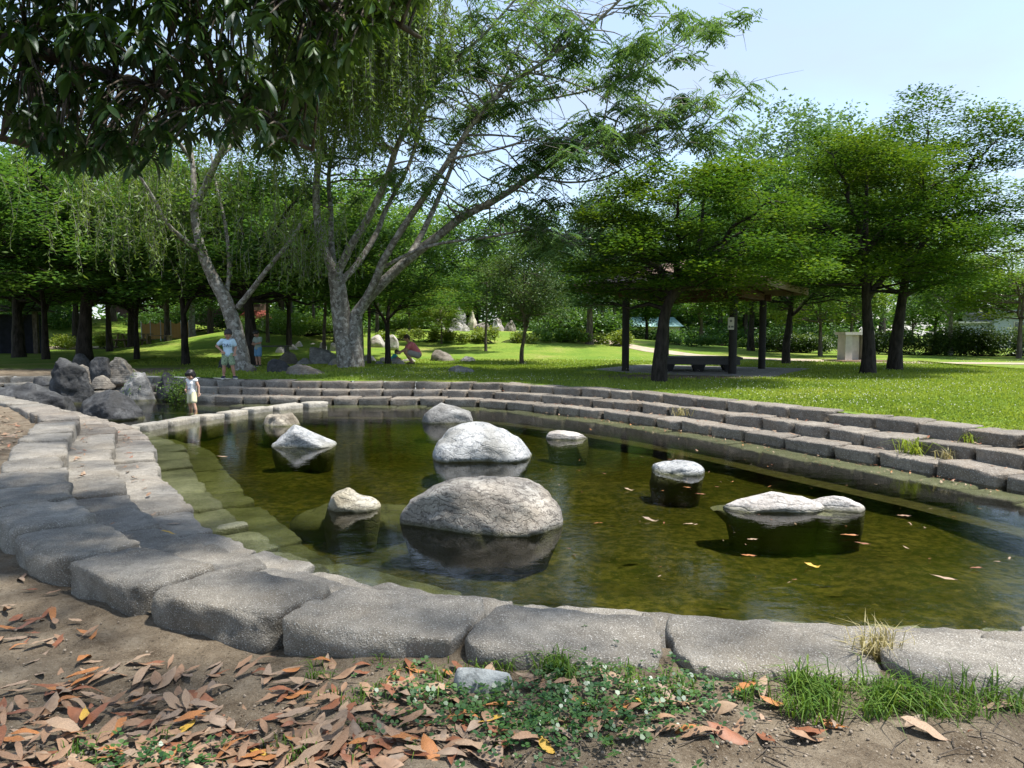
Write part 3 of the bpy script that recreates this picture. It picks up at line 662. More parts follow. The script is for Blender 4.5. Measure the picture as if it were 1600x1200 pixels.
TL = [  # name, meshes, photo u, distance, scale, turn, label, group
 ('maple_tree', V_md, 133, 26.5, 1.25, .3, 'big maple with thick fluted black trunk behind the left rocks', None),
 ('maple_tree', V_md2, 72, 29.5, 1.15, 2.0, 'maple with straight mid-sized trunk left of the thick fluted one', None),
 ('maple_tree', V_md, -60, 24, 1.15, 4.1, 'maple whose low foliage fills the left edge of the photo', None),
 ('maple_tree', V_md2, 36, 36, 1.0, 1.1, 'small forked maple standing on sunny grass at far left', None),
 ('maple_tree', V_md2, 214, 28.5, .86, 3.4, 'thin black forked maple just left of the picnic table', None),
 ('maple_tree', V_md, 208, 40, 1.2, 5.0, 'leaning thick dark maple right behind the picnic table', None),
 ('maple_tree', V_md2, 290, 25.5, 1.1, .5, 'slender dark maple between picnic table and leaning willow', None),
 ('broadleaf_tree', V_br, 262, 46, .95, 1.9, 'brown-trunked tree in front of the orange fence', None),
 ('broadleaf_tree', V_pale, 302, 44, 1.5, 2.8, 'pale-trunked tree at the right end of the orange fence', None),
 ('maple_tree', V_md, 395, 24.5, 1.05, 2.4, 'dark maple trunk behind the child in blue shorts', None),
 ('maple_tree', V_md2, 606, 24.6, .82, 4.4, 'dark little maple with forked black trunk just right of the silk tree', None),
 ('broadleaf_tree', V_osm, 815, 26.6, 1.02, 0, 'round-crowned small-leaved tree alone on the lawn in mid picture', None),
 ('conifer_tree', V_con, 921, 37, .95, 0, 'blue-green conifer with straight brown trunk left of the pavilion', None),
 ('broadleaf_tree', V_br2, 1173, 39, .95, 3.1, 'thick straight trunk seen between the right pavilion posts', None),
 ('lime_green_tree', V_lime, 1281, 34.0, 1.2, .6, 'bright lime-green small tree left of the drinking fountain', None),
 ('broadleaf_tree', V_pale, 1484, 37, 1.0, 1.0, 'slim pale grey trunk leaning before the clipped hedge', None),
 ('broadleaf_tree', V_br2, 1460, 43, .62, .2, 'dark curved tree rising behind the clipped hedge', None),
 ('lime_green_tree', V_lime, 1592, 33, 1.35, 4.0, 'yellow-green tree at the right edge beside the hedge', None),
 ('lime_green_tree', V_lime, 690, 36, .62, 2.2, 'small yellow-green maple on the mound below the rockery', None),
 ('slender_tree', V_slim, 759, 33, .78, .4, 'thin dark sapling on the mound right of the rockery', None),
 ('lime_green_tree', V_lime, 640, 41, .75, 1.4, 'little yellow tree glowing left of the rockery', None),
 ('slender_tree', V_slim, 507, 27.5, 1.0, 0., 'straight slim trunk nearest the left of the silk tree', None),
 ('slender_tree', V_slim, 419, 34, 1.05, 1.3, 'slim tree above the small dark bench', None),
 ('slender_tree', V_slim, 491, 38, 1.1, 2.2, 'pale slim trunk amid bright ground cover', None),
 ('slender_tree', V_slim, 524, 33, 1.0, 4.1, 'slim tree tucked against the left side of the silk tree trunk', None),
 ('slender_tree', V_slim, 565, 28.5, 1.15, 3.0, 'darker slim trunk showing between silk tree and forked maple', None),
 ('slender_tree', V_slim, 577, 26, .9, 5.2, 'short slim trunk beside the right flank of the silk tree', None),
 ('slender_tree', V_slim, 590, 40, 1.2, 5.9, 'far pale slim trunk between silk tree and forked maple', None),
 ('broadleaf_tree', V_br, 330, 52, 1.1, .9, 'tall tree crown rising behind the willow trunk', None),
 ('broadleaf_tree', V_br2, 120, 50, 1.25, 2.5, 'tall dark tree above the left picnic lawn', None),
 ('broadleaf_tree', V_br, -20, 44, 1.15, 3.9, 'tall tree closing the far left background', None),
 ('broadleaf_tree', V_br, 455, 56, 1.2, 5.1, 'tall tree between the willow and the silk tree', None),
 ('broadleaf_tree', V_br2, 560, 58, 1.2, .7, 'tall dark tree directly behind the silk tree trunk', None),
 ('broadleaf_tree', V_br, 650, 62, 1.1, 2.0, 'tall tree left above the rockery', None),
 ('broadleaf_tree', V_br2, 745, 60, 1.02, 3.3, 'dark tree directly behind the rockery', None),
 ('broadleaf_tree', V_br, 840, 56, .98, 4.6, 'tree crown behind the round small-leaved tree', None),
 ('poplar_tree', V_pop, 960, 66, .82, 1.2, 'hazy tall tree behind the blue-green conifer', None),
 ('poplar_tree', V_pop, 1040, 72, .80, 2.7, 'hazy tall tree over the left part of the pavilion roof', None),
 ('poplar_tree', V_pop, 1125, 72, .98, .3, 'hazy tree forming the left shoulder of the poplar group', None),
 ('poplar_tree', V_pop, 1222, 62, 1.1, 4.2, 'tallest hazy poplar against the sky above the pavilion', None),
 ('poplar_tree', V_pop, 1300, 66, 1.12, 5.5, 'middle hazy poplar between the tallest one and the right maples', None),
 ('poplar_tree', V_pop, 1378, 70, 1.08, 3.6, 'hazy poplar half hidden by the tall right maple', None),
 ('broadleaf_tree', V_br, 940, 50, .72, .5, 'shady tree behind the left pavilion post', None),
 ('broadleaf_tree', V_br2, 1010, 54, .70, 1.5, 'dark tree seen under the left pavilion eave', None),
 ('broadleaf_tree', V_br, 1095, 52, .72, 2.5, 'tree seen under the middle of the pavilion roof', None),
 ('broadleaf_tree', V_br2, 1235, 50, .72, 3.5, 'dark tree behind the lime-green small tree', None),
 ('broadleaf_tree', V_br, 1330, 54, .66, 4.5, 'tree behind the drinking fountain', None),
 ('broadleaf_tree', V_br, 1425, 75, .62, 5.5, 'pale distant tree beyond the hedge between the trunks', None),
 ('maple_tree', V_md, 30, 32, 1.2, 1.9, 'maple half hidden behind the left edge foliage near the shelter', None),
 ('maple_tree', V_md2, 172, 33.5, 1.15, .2, 'maple with thin trunk between the fluted maple and the picnic table', None),
 ('maple_tree', V_md2, 452, 33, 1.0, 2.9, 'maple above the tilted grey rock', None),
 ('maple_tree', V_md, 442, 47, 1.25, 4.4, 'far maple above the bright ground cover', None),
 ('broadleaf_tree', V_br2, 62, 60, 1.35, .1, 'tall far tree left of the fluted maple', None),
 ('broadleaf_tree', V_br, 178, 58, 1.3, 1.2, 'tall far tree behind the terrace steps', None),
 ('broadleaf_tree', V_br2, 285, 66, 1.35, 2.2, 'tall far tree behind the right end of the fence', None),
 ('broadleaf_tree', V_br, 700, 70, 1.25, 3.0, 'tall far tree above the left of the rockery', None),
 ('broadleaf_tree', V_br, 890, 68, 1.05, 4.0, 'far tree between round tree and conifer', None),
 ('broadleaf_tree', V_br, 1165, 62, .85, 5.0, 'far tree behind the right pavilion posts', None),
 ('broadleaf_tree', V_br2, 1500, 74, .72, .4, 'far tree left above the grey house', None),
 ('broadleaf_tree', V_br, 1600, 80, .85, 1.4, 'far tree right above the grey house', None),
 ('broadleaf_tree', V_br2, 215, 62, 1.15, 4.8, 'dark tree far behind the orange fence', None),
 ('broadleaf_tree', V_br2, 395, 66, 1.2, 1.7, 'dark far tree behind the red-roofed hut', None),
]
for nm, me, u, y, s, a, lb, gp in TL:
    place_tree(nm, me, gpt(u, y), lb, s, a, gp)
# a far wood that reads as one mass
r = np.random.default_rng(77); w = MB(); Pl, sz = [], []
for i in range(170):
    a = r.uniform(-46, 46); d = r.uniform(72, 110); x = math.sin(R(a))*d; y = math.cos(R(a))*d; h = r.uniform(7, 11)
    if a > 25 and a < 36 and d < 95: continue
    g0 = G(x, y); w.tube([[x, y, g0-.2], [x+r.normal(0, .2), y, g0+h*.5]], [.22, .12], 5, False)
    for _ in range(10):
        c = np.array([x, y, g0+h*.55])+r.normal(size=3)*np.array([1.6, 1.6, h*.2]); Pl.append([*c, 1.5, 1.5, 1.1])
    for _ in range(6): Pl.append([x+r.normal(0, 3.0), y+r.normal(0, 1.5), g0+r.uniform(.4, 3.4), 1.7, 1, 1.0])
P, k = pad_points(Pl, 80000, r, .6); V, F = leaf_quads(P, .70, r, .4, .7, .1)
fw = tag(link('far_wood', mesh('far_wood', V, F, {'tint': np.repeat(np.clip(r.normal(.45, .25, len(P)), 0, 1), 4)}, False), L_maple_d), 'distant mass of trees closing the park', 'wood', kind='stuff')
link('trunks', w.mesh('trunks'), M_bk_dark, fw)
# ------------------------------------------------------------------ rocks: each one shaped by its own skyline, with depth
K_beige = m_rock('beige_banded_rock', (.20, .175, .145), (.37, .335, .285), (.54, .50, .43), .7, 6, (.11, .09, .075), 16)
K_white = m_rock('white_contoured_rock', (.215, .22, .22), (.37, .375, .37), (.54, .54, .525), .55, 4, (.16, .18, .21), 14)
K_cream = m_rock('cream_rock', (.30, .26, .19), (.50, .45, .34), (.70, .65, .53), .4, 5, (.12, .10, .07), 11)
K_grey = m_rock('grey_rock', (.12, .12, .115), (.22, .215, .205), (.36, .355, .34), .2, 3, (.06, .06, .06), 9)
K_dark = m_rock('dark_rock', (.022, .023, .024), (.047, .048, .050), (.095, .097, .098), .12, 2.2, (.02, .02, .022), 9)
K_brown = m_rock('brown_rock', (.11, .095, .078), (.20, .178, .15), (.32, .295, .25), .35, 6, (.06, .05, .04), 5)
K_pale = m_rock('pale_boulder', (.28, .255, .23), (.44, .41, .38), (.58, .56, .53), .25, 6, (.18, .16, .14), 5)
K_pit = m_rock('pitted_rock', (.10, .085, .065), (.24, .21, .165), (.40, .36, .29), .2, 6, (.04, .035, .03), 5)
_ico = {}
def ico(n):
    if n not in _ico:
        b = bmesh.new(); bmesh.ops.create_icosphere(b, subdivisions=n, radius=1); b.verts.ensure_lookup_table()
        _ico[n] = (np.array([v.co[:] for v in b.verts]), np.array([[v.index for v in f.verts] for f in b.faces])); b.free()
    return _ico[n]
def rock(name, label, u0, u1, vbase, vtop, mat, zb=0.0, prof=None, depth=.75, seed=0, sub=4, rough=.09, strata=0.0, below=.35, tilt=0, group=None, pits=0, cuts=13, y=None, sq=1.0):
    """u0,u1,vbase,vtop survey its place and size; prof = skyline heights (0..1) from left to right"""
    p = at((u0+u1)/2, vbase, zb) if y is None else np.array([xat((u0+u1)/2, y), y, zb])
    dist = p[1]; w = (u1-u0)/1150*dist; h = max(.04, zat(vtop, dist+.46*w*depth)-zb)
    r = np.random.default_rng(seed+50); V, F = ico(sub); X = V[:, 0]; q = np.sqrt(np.maximum(1-X**2, 1e-6)); yn = V[:, 1]/q; zn = V[:, 2]/q
    if prof is None: prof = [.35, .75+r.uniform(-.15, .2), 1, .8+r.uniform(-.2, .2), .4]
    xs = np.linspace(-1, 1, len(prof)); fine = np.interp(np.linspace(-1, 1, 80), xs, prof); fine = np.convolve(np.pad(fine, 4, 'edge'), np.ones(9)/9, 'valid')
    pr = np.interp(X, np.linspace(-1, 1, 80), fine)*np.minimum(1, (q*1.9))**.8; dp = np.minimum(1, q*1.35)
    zz = np.sign(zn)*np.abs(zn)**sq
    Z = np.where(zn > 0, zz*pr*h, zn*(.46+zb if zb < .05 else below*max(h, .15))*np.minimum(1, q*2.4)); Y = yn*dp*w*depth/2*np.where(zn > 0, 1, .6 if -.05 < zb < -.01 else .92 if -.05 < zb < .05 else 1.1)
    P = np.stack([X*w/2*np.where(Z < 0, 1-(.5 if -.05 < zb < -.01 else .12 if zb > -.05 and zb < .05 else -.1)*np.minimum(1, -Z/.3), 1), Y, Z], 1)
    S = np.array([w/2, w*depth/2, h])
    for _ in range(cuts):                                      # split faces
        n = r.normal(size=3); n[2] = abs(n[2])*.7; n[1] -= .3; n /= np.linalg.norm(n); d = (P/S)@n-r.uniform(.58, .90)
        P -= np.maximum(d, 0)[:, None]*.96*n*S
    N = P/S**2; N /= np.linalg.norm(N, axis=1)[:, None]+1e-9; sc_ = 1/max(w, h)
    q3 = P*sc_+.12*np.stack([noise3(P*sc_*4, seed+21), noise3(P*sc_*4, seed+22), noise3(P*sc_*4, seed+23)], 1)
    D = rough*max(w*.5, h)*(.7*fbm(q3*3.0, seed, 5, .55)-.9*np.maximum(0, .25-np.abs(noise3(q3*4.2, seed+3)))*2-.5*np.maximum(0, .2-np.abs(noise3(q3*9, seed+4)))*2)
    if strata:
        a = R(tilt); g = P[:, 2]*math.cos(a)+P[:, 0]*math.sin(a)+.25*P[:, 1]; D += strata*w*np.abs(np.sin((g*sc_*26+2.5*fbm(P*sc_*2, seed+7, 3))))
    if pits: D -= pits*w*np.maximum(0, noise3(P*sc_*13, seed+11)-.15)
    P = P+N*D[:, None]
    o = link(name, mesh(name, P, F), mat, None, (p[0], p[1]+w*depth*.46, zb)); tag(o, label, 'rock', group); return o
# in the pond
rock('boulder', 'largest rock, a beige banded dome in the pond nearest the camera', 608, 884, 838, 747, K_beige, 0, [.36, .55, .78, .96, 1, 1, .99, .93, .75, .45], .72, 1, 5, .05, .006, .55, 24, sq=.85, cuts=3)
rock('boulder', 'white rock with swirling grey contours behind the beige dome', 666, 832, 722, 660, K_white, 0, [.2, .55, .85, 1, 1, .98, .88, .68, .45, .2], .8, 2, 5, .06, .005, .5, 10, cuts=0)
rock('rock', 'grey sloping rock with a high left end in the far pond', 654, 752, 662, 625, K_grey, 0, [.8, 1, .92, .75, .62, .42, .15], .7, 3, 4, .05, .006, .5, 15, cuts=5)
rock('rock', 'bluish white peaked rock on the left side of the pond', 412, 517, 701, 661, K_white, 0, [.3, .85, 1, .85, .62, .4, .18, .08], .75, 4, 4, .06, .004, .5, cuts=5)
rock('rock', 'brown pitted rock touching the weir', 400, 468, 667, 638, K_pit, 0, [.7, .85, .8, .95, 1, .85, .75], .8, 5, 4, .08, 0, .5, pits=.09)
rock('rock', 'small cream rock tip left of the beige dome', 494, 590, 800, 761, K_cream, 0, [.15, .55, .95, 1, .65, .5, .42, .12], .75, 6, 4, .07, .004, .3, cuts=5)
rock('sunken_rock', 'dark algae-covered rock just under water around the cream tip', 440, 640, 812, 801, K_dark, -.14, [.4, .9, 1, .9, .8, .85, .5], .6, 7, 4, .06, 0, 1.5)
rock('rock', 'small pale low rock in the right half of the pond', 1018, 1108, 743, 719, K_white, 0, [.45, .75, .9, 1, .95, .8, .4], .8, 8, 4, .06, .004, .4, cuts=5)
rock('rock', 'dark flat slab barely above water on the right', 1122, 1362, 808, 792, K_grey, -.03, [.5, .7, .75, .8, .7, .6, .4], .5, 9, 4, .05, .006, .8)
rock('rock', 'white peaked crest in the middle of the dark slab', 1138, 1300, 800, 767, K_pale, .0, [.42, .5, .55, .9, 1, .75, .5, .3], .42, 10, 4, .06, .004, .3, cuts=5)
rock('rock', 'white triangular crest at the right end of the dark slab', 1272, 1362, 800, 772, K_pale, 0, [.3, .7, 1, .95, .6, .25], .6, 12, 4, .06, .004, .3, cuts=5)
rock('rock', 'flat pale little rock near the far right wall', 854, 926, 688, 672, K_pale, 0, [.6, .9, 1, .8, .85, .6, .3], .8, 13, 4, .06, 0, .5, cuts=5)
# the inflow on the left
rock('boulder', 'dark cleft boulder at the edge of the upper pool', 98, 208, 657, 601, K_dark, 0, [.45, .85, 1, .9, .78, .6, .38, .2], .8, 14, 5, .085, .01, .4, -20, cuts=5)
rock('boulder', 'tall upright dark boulder at the left inflow', 53, 126, 618, 557, K_dark, .2, [.6, .95, 1, .92, .85, .7, .5], .8, 15, 5, .085, 0, .4, cuts=6)
rock('boulder', 'long slanting grey slab beside the left rim', -40, 108, 641, 586, K_dark, .12, [1, .95, .88, .72, .55, .4, .2], .45, 16, 5, .085, .008, .4, -18, cuts=5)
rock('rock', 'squarish brown rock right of the upright boulder', 108, 140, 598, 567, K_brown, .35, [.85, 1, .95, .9, .8], .8, 17, 4, .09, sq=.7)
rock('boulder', 'dark block on the left of the split boulder pair', 134, 176, 594, 557, K_dark, .4, [.9, 1, 1, .95, .9], .8, 18, 5, .085, sq=.7, cuts=5)
rock('boulder', 'brown-grey block on the right of the split boulder pair', 160, 212, 594, 557, K_brown, .4, [.95, 1, .95, .8, .6, .35], .8, 19, 5, .085, sq=.8, cuts=5)
rock('rock', 'low dark boulder behind the upright one', 94, 138, 582, 551, K_dark, .43, [.5, .9, 1, .85, .6], .8, 20, 3, .05)
rock('rock', 'smooth grey boulder at the back of the upper pool', 166, 240, 627, 583, K_grey, 0, [.55, .8, .95, 1, .95, .8, .6], .8, 21, 5, .085, cuts=5)
rock('boulder', 'dark boulder between fern clumps behind the toddler', 218, 290, 625, 579, K_dark, 0, [.65, .95, 1, .98, .85, .6], .8, 22, 5, .085, 0, .4, cuts=6)
rock('rock', 'low flat dark stone on the soil at far left', 38, 72, 600, 587, K_dark, .4, None, .8, 23, 3)
rock('rock', 'pale pebbly rock on the inflow channel', 182, 226, 600, 582, K_grey, .3, [.4, .8, 1, .9, .6], .8, 24, 3)
rock('rock', 'small buried rock below the split pair', 130, 170, 604, 586, K_brown, .3, [.3, .8, 1, .8, .4], .8, 25, 3)
# among the trees beyond the far wall
def lawn(u, v): return at(u, v, .5)
for a in [
 ('dark boulder behind the boy in the striped-letter shirt', 328, 372, 577, 555, K_dark, None),
 ('black rounded boulder beside the child in blue shorts', 412, 450, 583, 559, K_dark, [.6, .95, 1, .9, .6]),
 ('low brown grassy boulder above the far wall', 430, 508, 590, 567, K_brown, [.4, .95, 1, .95, .8, .6, .3]),
 ('large tilted grey rock left of the silk tree', 468, 534, 571, 540, K_grey, [.8, 1, .95, .85, .75, .55, .4]),
 ('mossy rock behind the black boulder', 424, 466, 571, 548, K_brown, [.4, .7, 1, .8, .5]),
 ('grey rock leaning under the tilted one', 456, 488, 573, 555, K_grey, None),
 ('dark rock touching the foot of the silk tree', 508, 536, 574, 560, K_grey, None),
 ('speckled boulder at the willow foot', 376, 400, 582, 563, K_brown, [.9, 1, .9, .8, .5]),
 ('pale rounded rock between the silk tree and the forked maple', 562, 588, 565, 551, K_pale, None),
 ('small dark rock left of the forked maple', 580, 602, 572, 563, K_grey, None),
 ('pale rock at the forked maple foot', 590, 606, 567, 557, K_pale, None),
 ('pale rock right of the forked maple foot', 610, 634, 571, 558, K_pale, [.8, 1, .8, .5, .2]),
 ('rosy flat rock before the crouching person', 622, 652, 567, 558, K_pale, None),
 ('big brown boulder right of the crouching person', 667, 713, 566, 545, K_brown, [.6, .95, 1, .97, .95, .8, .5]),
 ('flat pale stone right of the big brown boulder', 714, 743, 563, 556, K_pale, [.7, 1, 1, .95, .8]),
 ('low grey rock in shaded grass above the wall', 690, 744, 585, 569, K_grey, [.15, .6, 1, .85, .5, .15])]:
    lb, u0, u1, vb, vt, m, pf = a; p = lawn((u0+u1)/2, vb); z = G(p[0], p[1])
    rock('rock', lb, u0, u1, vb, vt, m, z-.02, pf, .8, int(u0), 4, .09)
for i, (u0, u1, vt, vb) in enumerate([(428, 446, 541, 548), (446, 466, 537, 548), (457, 474, 533, 541), (478, 497, 536, 545), (497, 510, 531, 540), (514, 528, 533, 541), (462, 480, 544, 552), (578, 600, 522, 531), (600, 622, 520, 530)]):
    yy = 31+(i % 4)*1.0; z = max(G(xat((u0+u1)/2, yy), yy), zat(vb, yy))-.03
    rock('rock', ['pale streambed stone leftmost above the mossy rock', 'largest pale streambed stone above the mossy rock', 'pale streambed stone touching the ground cover', 'pale streambed stone left of the slim trunk', 'small pale streambed stone behind the slim trunk', 'last pale streambed stone before the silk tree', 'pale stone lying under the streambed row', 'left one of two pale stones on the slope behind the forked maple', 'right one of two pale stones on the slope behind the forked maple'][i],
         u0, u1, vb, vt, K_pale, z, None, .8, 60+i, 4, .09, y=yy, below=1.5)
# rockery on the mound
for i, (u0, u1, vt, vb, m, lb) in enumerate([
    (675, 697, 497, 509, K_pale, 'pale wedge rock at the left end of the rockery'), (694, 727, 505, 516, K_grey, 'broad grey rock low in the rockery'), (700, 726, 496, 508, K_pale, 'pale flat rock above the broad grey one'),
    (704, 730, 479, 501, K_grey, 'tall dark grey rock topping the rockery'), (726, 748, 486, 510, K_cream, 'tall ochre rock in the middle of the rockery'), (715, 736, 506, 520, K_pale, 'pale rock at the rockery foot'),
    (694, 712, 513, 522, K_grey, 'small grey rock at the rockery foot'), (740, 766, 502, 512, K_brown, 'flat brown rock right of the ochre one'), (764, 790, 493, 512, K_pale, 'pale boulder behind the mound sapling'), (786, 806, 499, 513, K_brown, 'pinkish rock at the right end of the rockery')]):
    yy = 41.5+(522-vb)*.12; z = G(xat((u0+u1)/2, yy), yy); zb = max(z, zat(vb, yy))-.05
    rock('rock', lb, u0, u1, vb, vt, m, zb, [.5, .9, 1, .85, .5], .8, 80+i, 4, .09, y=yy, below=max(.5, (zb-z+.3)/max(.15, zat(vt, yy)-zb)))
# ------------------------------------------------------------------ the broad-leaved evergreen overhead
r = np.random.default_rng(91)
L_near = m_leaf('evergreen_leaf', (.018, .046, .009), (.034, .078, .013), (.07, .13, .018), .36, .07, .42)
L_near_sunlit = m_leaf('sunlit_evergreen_leaf', (.045, .095, .012), (.075, .15, .016), (.12, .20, .025), .45, .16, .35)  # sunlight put into the colour of leaves towards the right end
def blades(P, D, N, L, r, wid=.27, droop=.25, ns=4, fold=.25):
    """lance-shaped leaves with a folded midrib: (stations x 3) vertices each"""
    n = len(P); S = np.cross(N, D); S /= np.linalg.norm(S, axis=1)[:, None]+1e-9; N2 = np.cross(D, S); rows = []
    for t in np.linspace(0, 1, ns+1):
        c = P+D*(L*t)[:, None]; c[:, 2] -= L*droop*t*t
        w = (L*wid*.5*(math.sin(math.pi*min(1, t*.93+.05))**.85 if t < 1 else 0.02))[:, None]
        rows.append(np.stack([c-S*w+N2*w*fold, c, c+S*w+N2*w*fold], 1))
    V = np.stack(rows, 1).reshape(n, -1, 3); k = 3*(ns+1); b = []
    for i in range(ns):
        for j in (0, 1): b.append([3*i+j, 3*i+j+1, 3*i+j+4, 3*i+j+3])
    F = (np.array(b)[None]+np.arange(n)[:, None, None]*k).reshape(-1, 4); return V.reshape(-1, 3), F, k
POLY = np.array([(-140, -120), (700, -120), (690, -20), (648, 22), (600, 50), (560, 95), (500, 150), (484, 190), (470, 238), (430, 262), (395, 262), (350, 235), (300, 232), (262, 260), (215, 285), (150, 280), (60, 268), (30, 200), (-20, 180), (-140, 200)], float)
def inpoly(u, v):
    c = False; n = len(POLY)
    for i in range(n):
        (x0, y0), (x1, y1) = POLY[i], POLY[(i+1) % n]
        if (y0 > v) != (y1 > v) and u < (x1-x0)*(v-y0)/(y1-y0)+x0: c = not c
    return c
tips = []
while len(tips) < 1050:
    u, v = r.uniform(-140, 700), r.uniform(-120, 290)
    if not inpoly(u, v+22): continue
    y = r.uniform(3.5, 5.6) if u < 420 else r.uniform(4.0, 5.4); z = zat(v, y); tips.append([xat(u, y, z), y, z, 1.0 if (u > 400 and r.uniform() < (u-330)/300) else 0.0])  # last value marks tips coloured as sunlit, likelier to the right
tips = np.array(tips)
w = MB(); TB = np.array([-5.2, .8, .33])
w.tube(crom([TB-[0, 0, .2], TB+[0, 0, .8], TB+[.1, .1, 2.0], TB+[.3, .4, 3.4], TB+[.5, .9, 5.0], TB+[.9, 1.6, 7]], 24), np.interp(np.linspace(0, 1, 24), [0, .08, 1], [.36, .27, .10]), 12, True, .08, 3)
brs = []
for P in ([(-5.0, 1.0, 2.6), (-4.4, 2.2, 3.2), (-3.6, 3.6, 3.35), (-2.6, 4.5, 3.15), (-1.7, 4.8, 2.9), (-1.3, 4.9, 2.75)],
          [(-5.0, 1.1, 3.0), (-4.3, 2.6, 3.7), (-3.2, 4.0, 3.9), (-2.0, 4.7, 3.75), (-.9, 4.9, 3.6), (-.6, 5.0, 3.5)],
          [(-5.0, 1.0, 2.4), (-4.7, 2.4, 2.9), (-4.2, 3.7, 3.0), (-3.5, 4.6, 2.85), (-2.8, 5.0, 2.7)],
          [(-4.9, 1.3, 4.0), (-3.0, 3.0, 4.9), (-1.0, 4.5, 5.2), (1.0, 5.4, 5.2), (2.4, 6.0, 5.0)],
          [(-4.9, 1.3, 3.7), (-3.0, 2.4, 4.6), (-1.0, 3.0, 5.0), (1.0, 3.8, 5.1), (2.6, 4.4, 5.0)],
          [(-4.9, 1.2, 3.5), (-3.0, 1.6, 4.5), (-1.0, 1.9, 4.9), (1.2, 2.4, 5.0), (3.0, 2.8, 5.0)],
          [(-4.8, 1.8, 4.6), (-4.2, 4.0, 5.6), (-3.5, 6.2, 6.0), (-2.0, 7.6, 6.2)],
          [(-4.8, 2.0, 5.0), (-4.6, 4.6, 6.4), (-3.8, 7.0, 7.2), (-2.6, 8.8, 7.6), (-1.2, 9.6, 7.6)],
          [(-4.7, 2.0, 5.2), (-3.0, 3.6, 6.2), (-.6, 5.4, 6.6), (1.4, 6.6, 6.5)]):
    Q = crom(P, 26); w.tube(Q, np.linspace(.085, .012, 26), 7, False, .05, 4); brs.append(Q)
for P in ([(-5.1, .6, 2.8), (-4.0, -1.0, 3.6), (-2.0, -2.4, 3.9), (.5, -3.0, 3.8), (3.0, -3.2, 3.6)], [(-5.1, .5, 2.4), (-4.6, -1.6, 3.0), (-2.6, -3.6, 3.1), (.4, -4.2, 2.9), (3.4, -4.0, 2.7)], [(-5.0, .9, 3.4), (-3.4, -.2, 4.6), (-.8, -.9, 5.2), (1.8, -1.0, 5.2), (3.8, -.8, 5.0)]):  # unseen rear limbs, added to block sky light from behind the camera
    Q = crom(P, 26); w.tube(Q, np.linspace(.085, .012, 26), 7, False, .05, 4); brs.append(Q)
BR = np.concatenate(brs); BV = np.concatenate(brs[:3])
def twig(p, pool, up=.12):
    k = int(np.argmin(np.linalg.norm(pool-p-np.array([0, 0, .15]), axis=1))); w.tube(bez(pool[k], p, up, 5), np.linspace(.011, .004, 5), 4, False)
def whorl(tp, per, r, Lm, lift=.0):
    n = len(tp)*per; P = np.repeat(tp, per, 0)+r.normal(0, .012, (n, 3)); a = r.uniform(0, 2*np.pi, n)
    D = np.stack([np.cos(a), np.sin(a), r.uniform(-1.25, -.05, n)+lift], 1); D /= np.linalg.norm(D, axis=1)[:, None]
    U = np.zeros((n, 3)); U[:, 2] = 1; U += r.normal(0, .25, (n, 3)); N = U-D*np.sum(U*D, 1)[:, None]; N /= np.linalg.norm(N, axis=1)[:, None]
    return P, D, N, Lm*r.uniform(.7, 1.2, n)
for t_ in tips: twig(t_[:3], BV)
e = empty('evergreen_tree', TB, label='dark large-leaved evergreen hanging over the top left corner', cat='tree')
P, D, N, L = whorl(tips[:, :3], 8, r, .110); yy = np.repeat(tips[:, 3], 8) > .5
d2 = np.linalg.norm(P-np.array([0, 0, CAM_Z]), axis=1); big = np.argsort(d2/L)
u_ = P[:, 0]/P[:, 1]; seen = (np.abs(u_) < .72) & ((P[:, 2]-CAM_Z)/P[:, 1] < .46); big = [i for i in big if seen[i]][:300]
mask = np.ones(len(P), bool); mask[big] = False
V, F, k = blades(P[mask], D[mask], N[mask], L[mask], r)
ti = np.where(yy[mask], r.uniform(.7, 1, mask.sum()), np.clip(r.normal(.35, .22, mask.sum()), 0, .8))
fol = link('foliage', mesh('foliage', V-TB, F, {'tint': np.repeat(np.where(yy[mask], 1, ti), k)}), L_near, e); fol['kind'] = 'stuff'  # tips marked sunlit take the palest tint
# the overhead part of the canopy that shades the near bank
T2 = []
for i in range(1350):
    b = brs[r.choice([3, 4, 5, 6, 7, 8, 3, 4, 5, 6, 7])]; k_ = r.integers(7, 26); p = b[k_]+r.normal(size=3)*np.array([.75, .75, .35])
    if (p[2]-CAM_Z) < p[1]*.50+.25: continue
    T2.append(p)
for i in range(1700):                                        # unseen rear foliage, added to darken the camera-side stone faces
    b = brs[-1-int(r.integers(3))]; T2.append(b[r.integers(6, 26)]+r.normal(size=3)*np.array([.9, .6, .9]))
T2 = np.array(T2)
for p in T2[::6]: twig(p, BR, .05)
P2, D2, N2, L2 = whorl(T2, 6, r, .16, .25); V, F, k = blades(P2, D2, N2, L2, r, .34, .2, 2)
link('foliage', mesh('foliage', V-TB, F, {'tint': np.repeat(np.clip(r.normal(.4, .2, len(P2)), 0, 1), k)}), L_near, e)['kind'] = 'stuff'
tm = w.mesh('trunk'); co = np.empty(len(tm.vertices)*3); tm.vertices.foreach_get('co', co); tm.vertices.foreach_set('co', (co.reshape(-1, 3)-TB).ravel())
link('trunk', tm, M_bk_mid, e)
protos = []
for i in range(6):
    v, f, k = blades(np.zeros((1, 3)), np.array([[0, 1., 0]]), np.array([[0, 0, 1.]]), np.array([1.]), r, .24+.02*i, .15+.05*i, 5, .2+.05*i)
    me = mesh('leaf', v, f, {'tint': np.full(len(v), [.2, .35, .5, .15, .7, .45][i])}); me.materials.append(L_near_sunlit if i == 4 else L_near); protos.append(me)
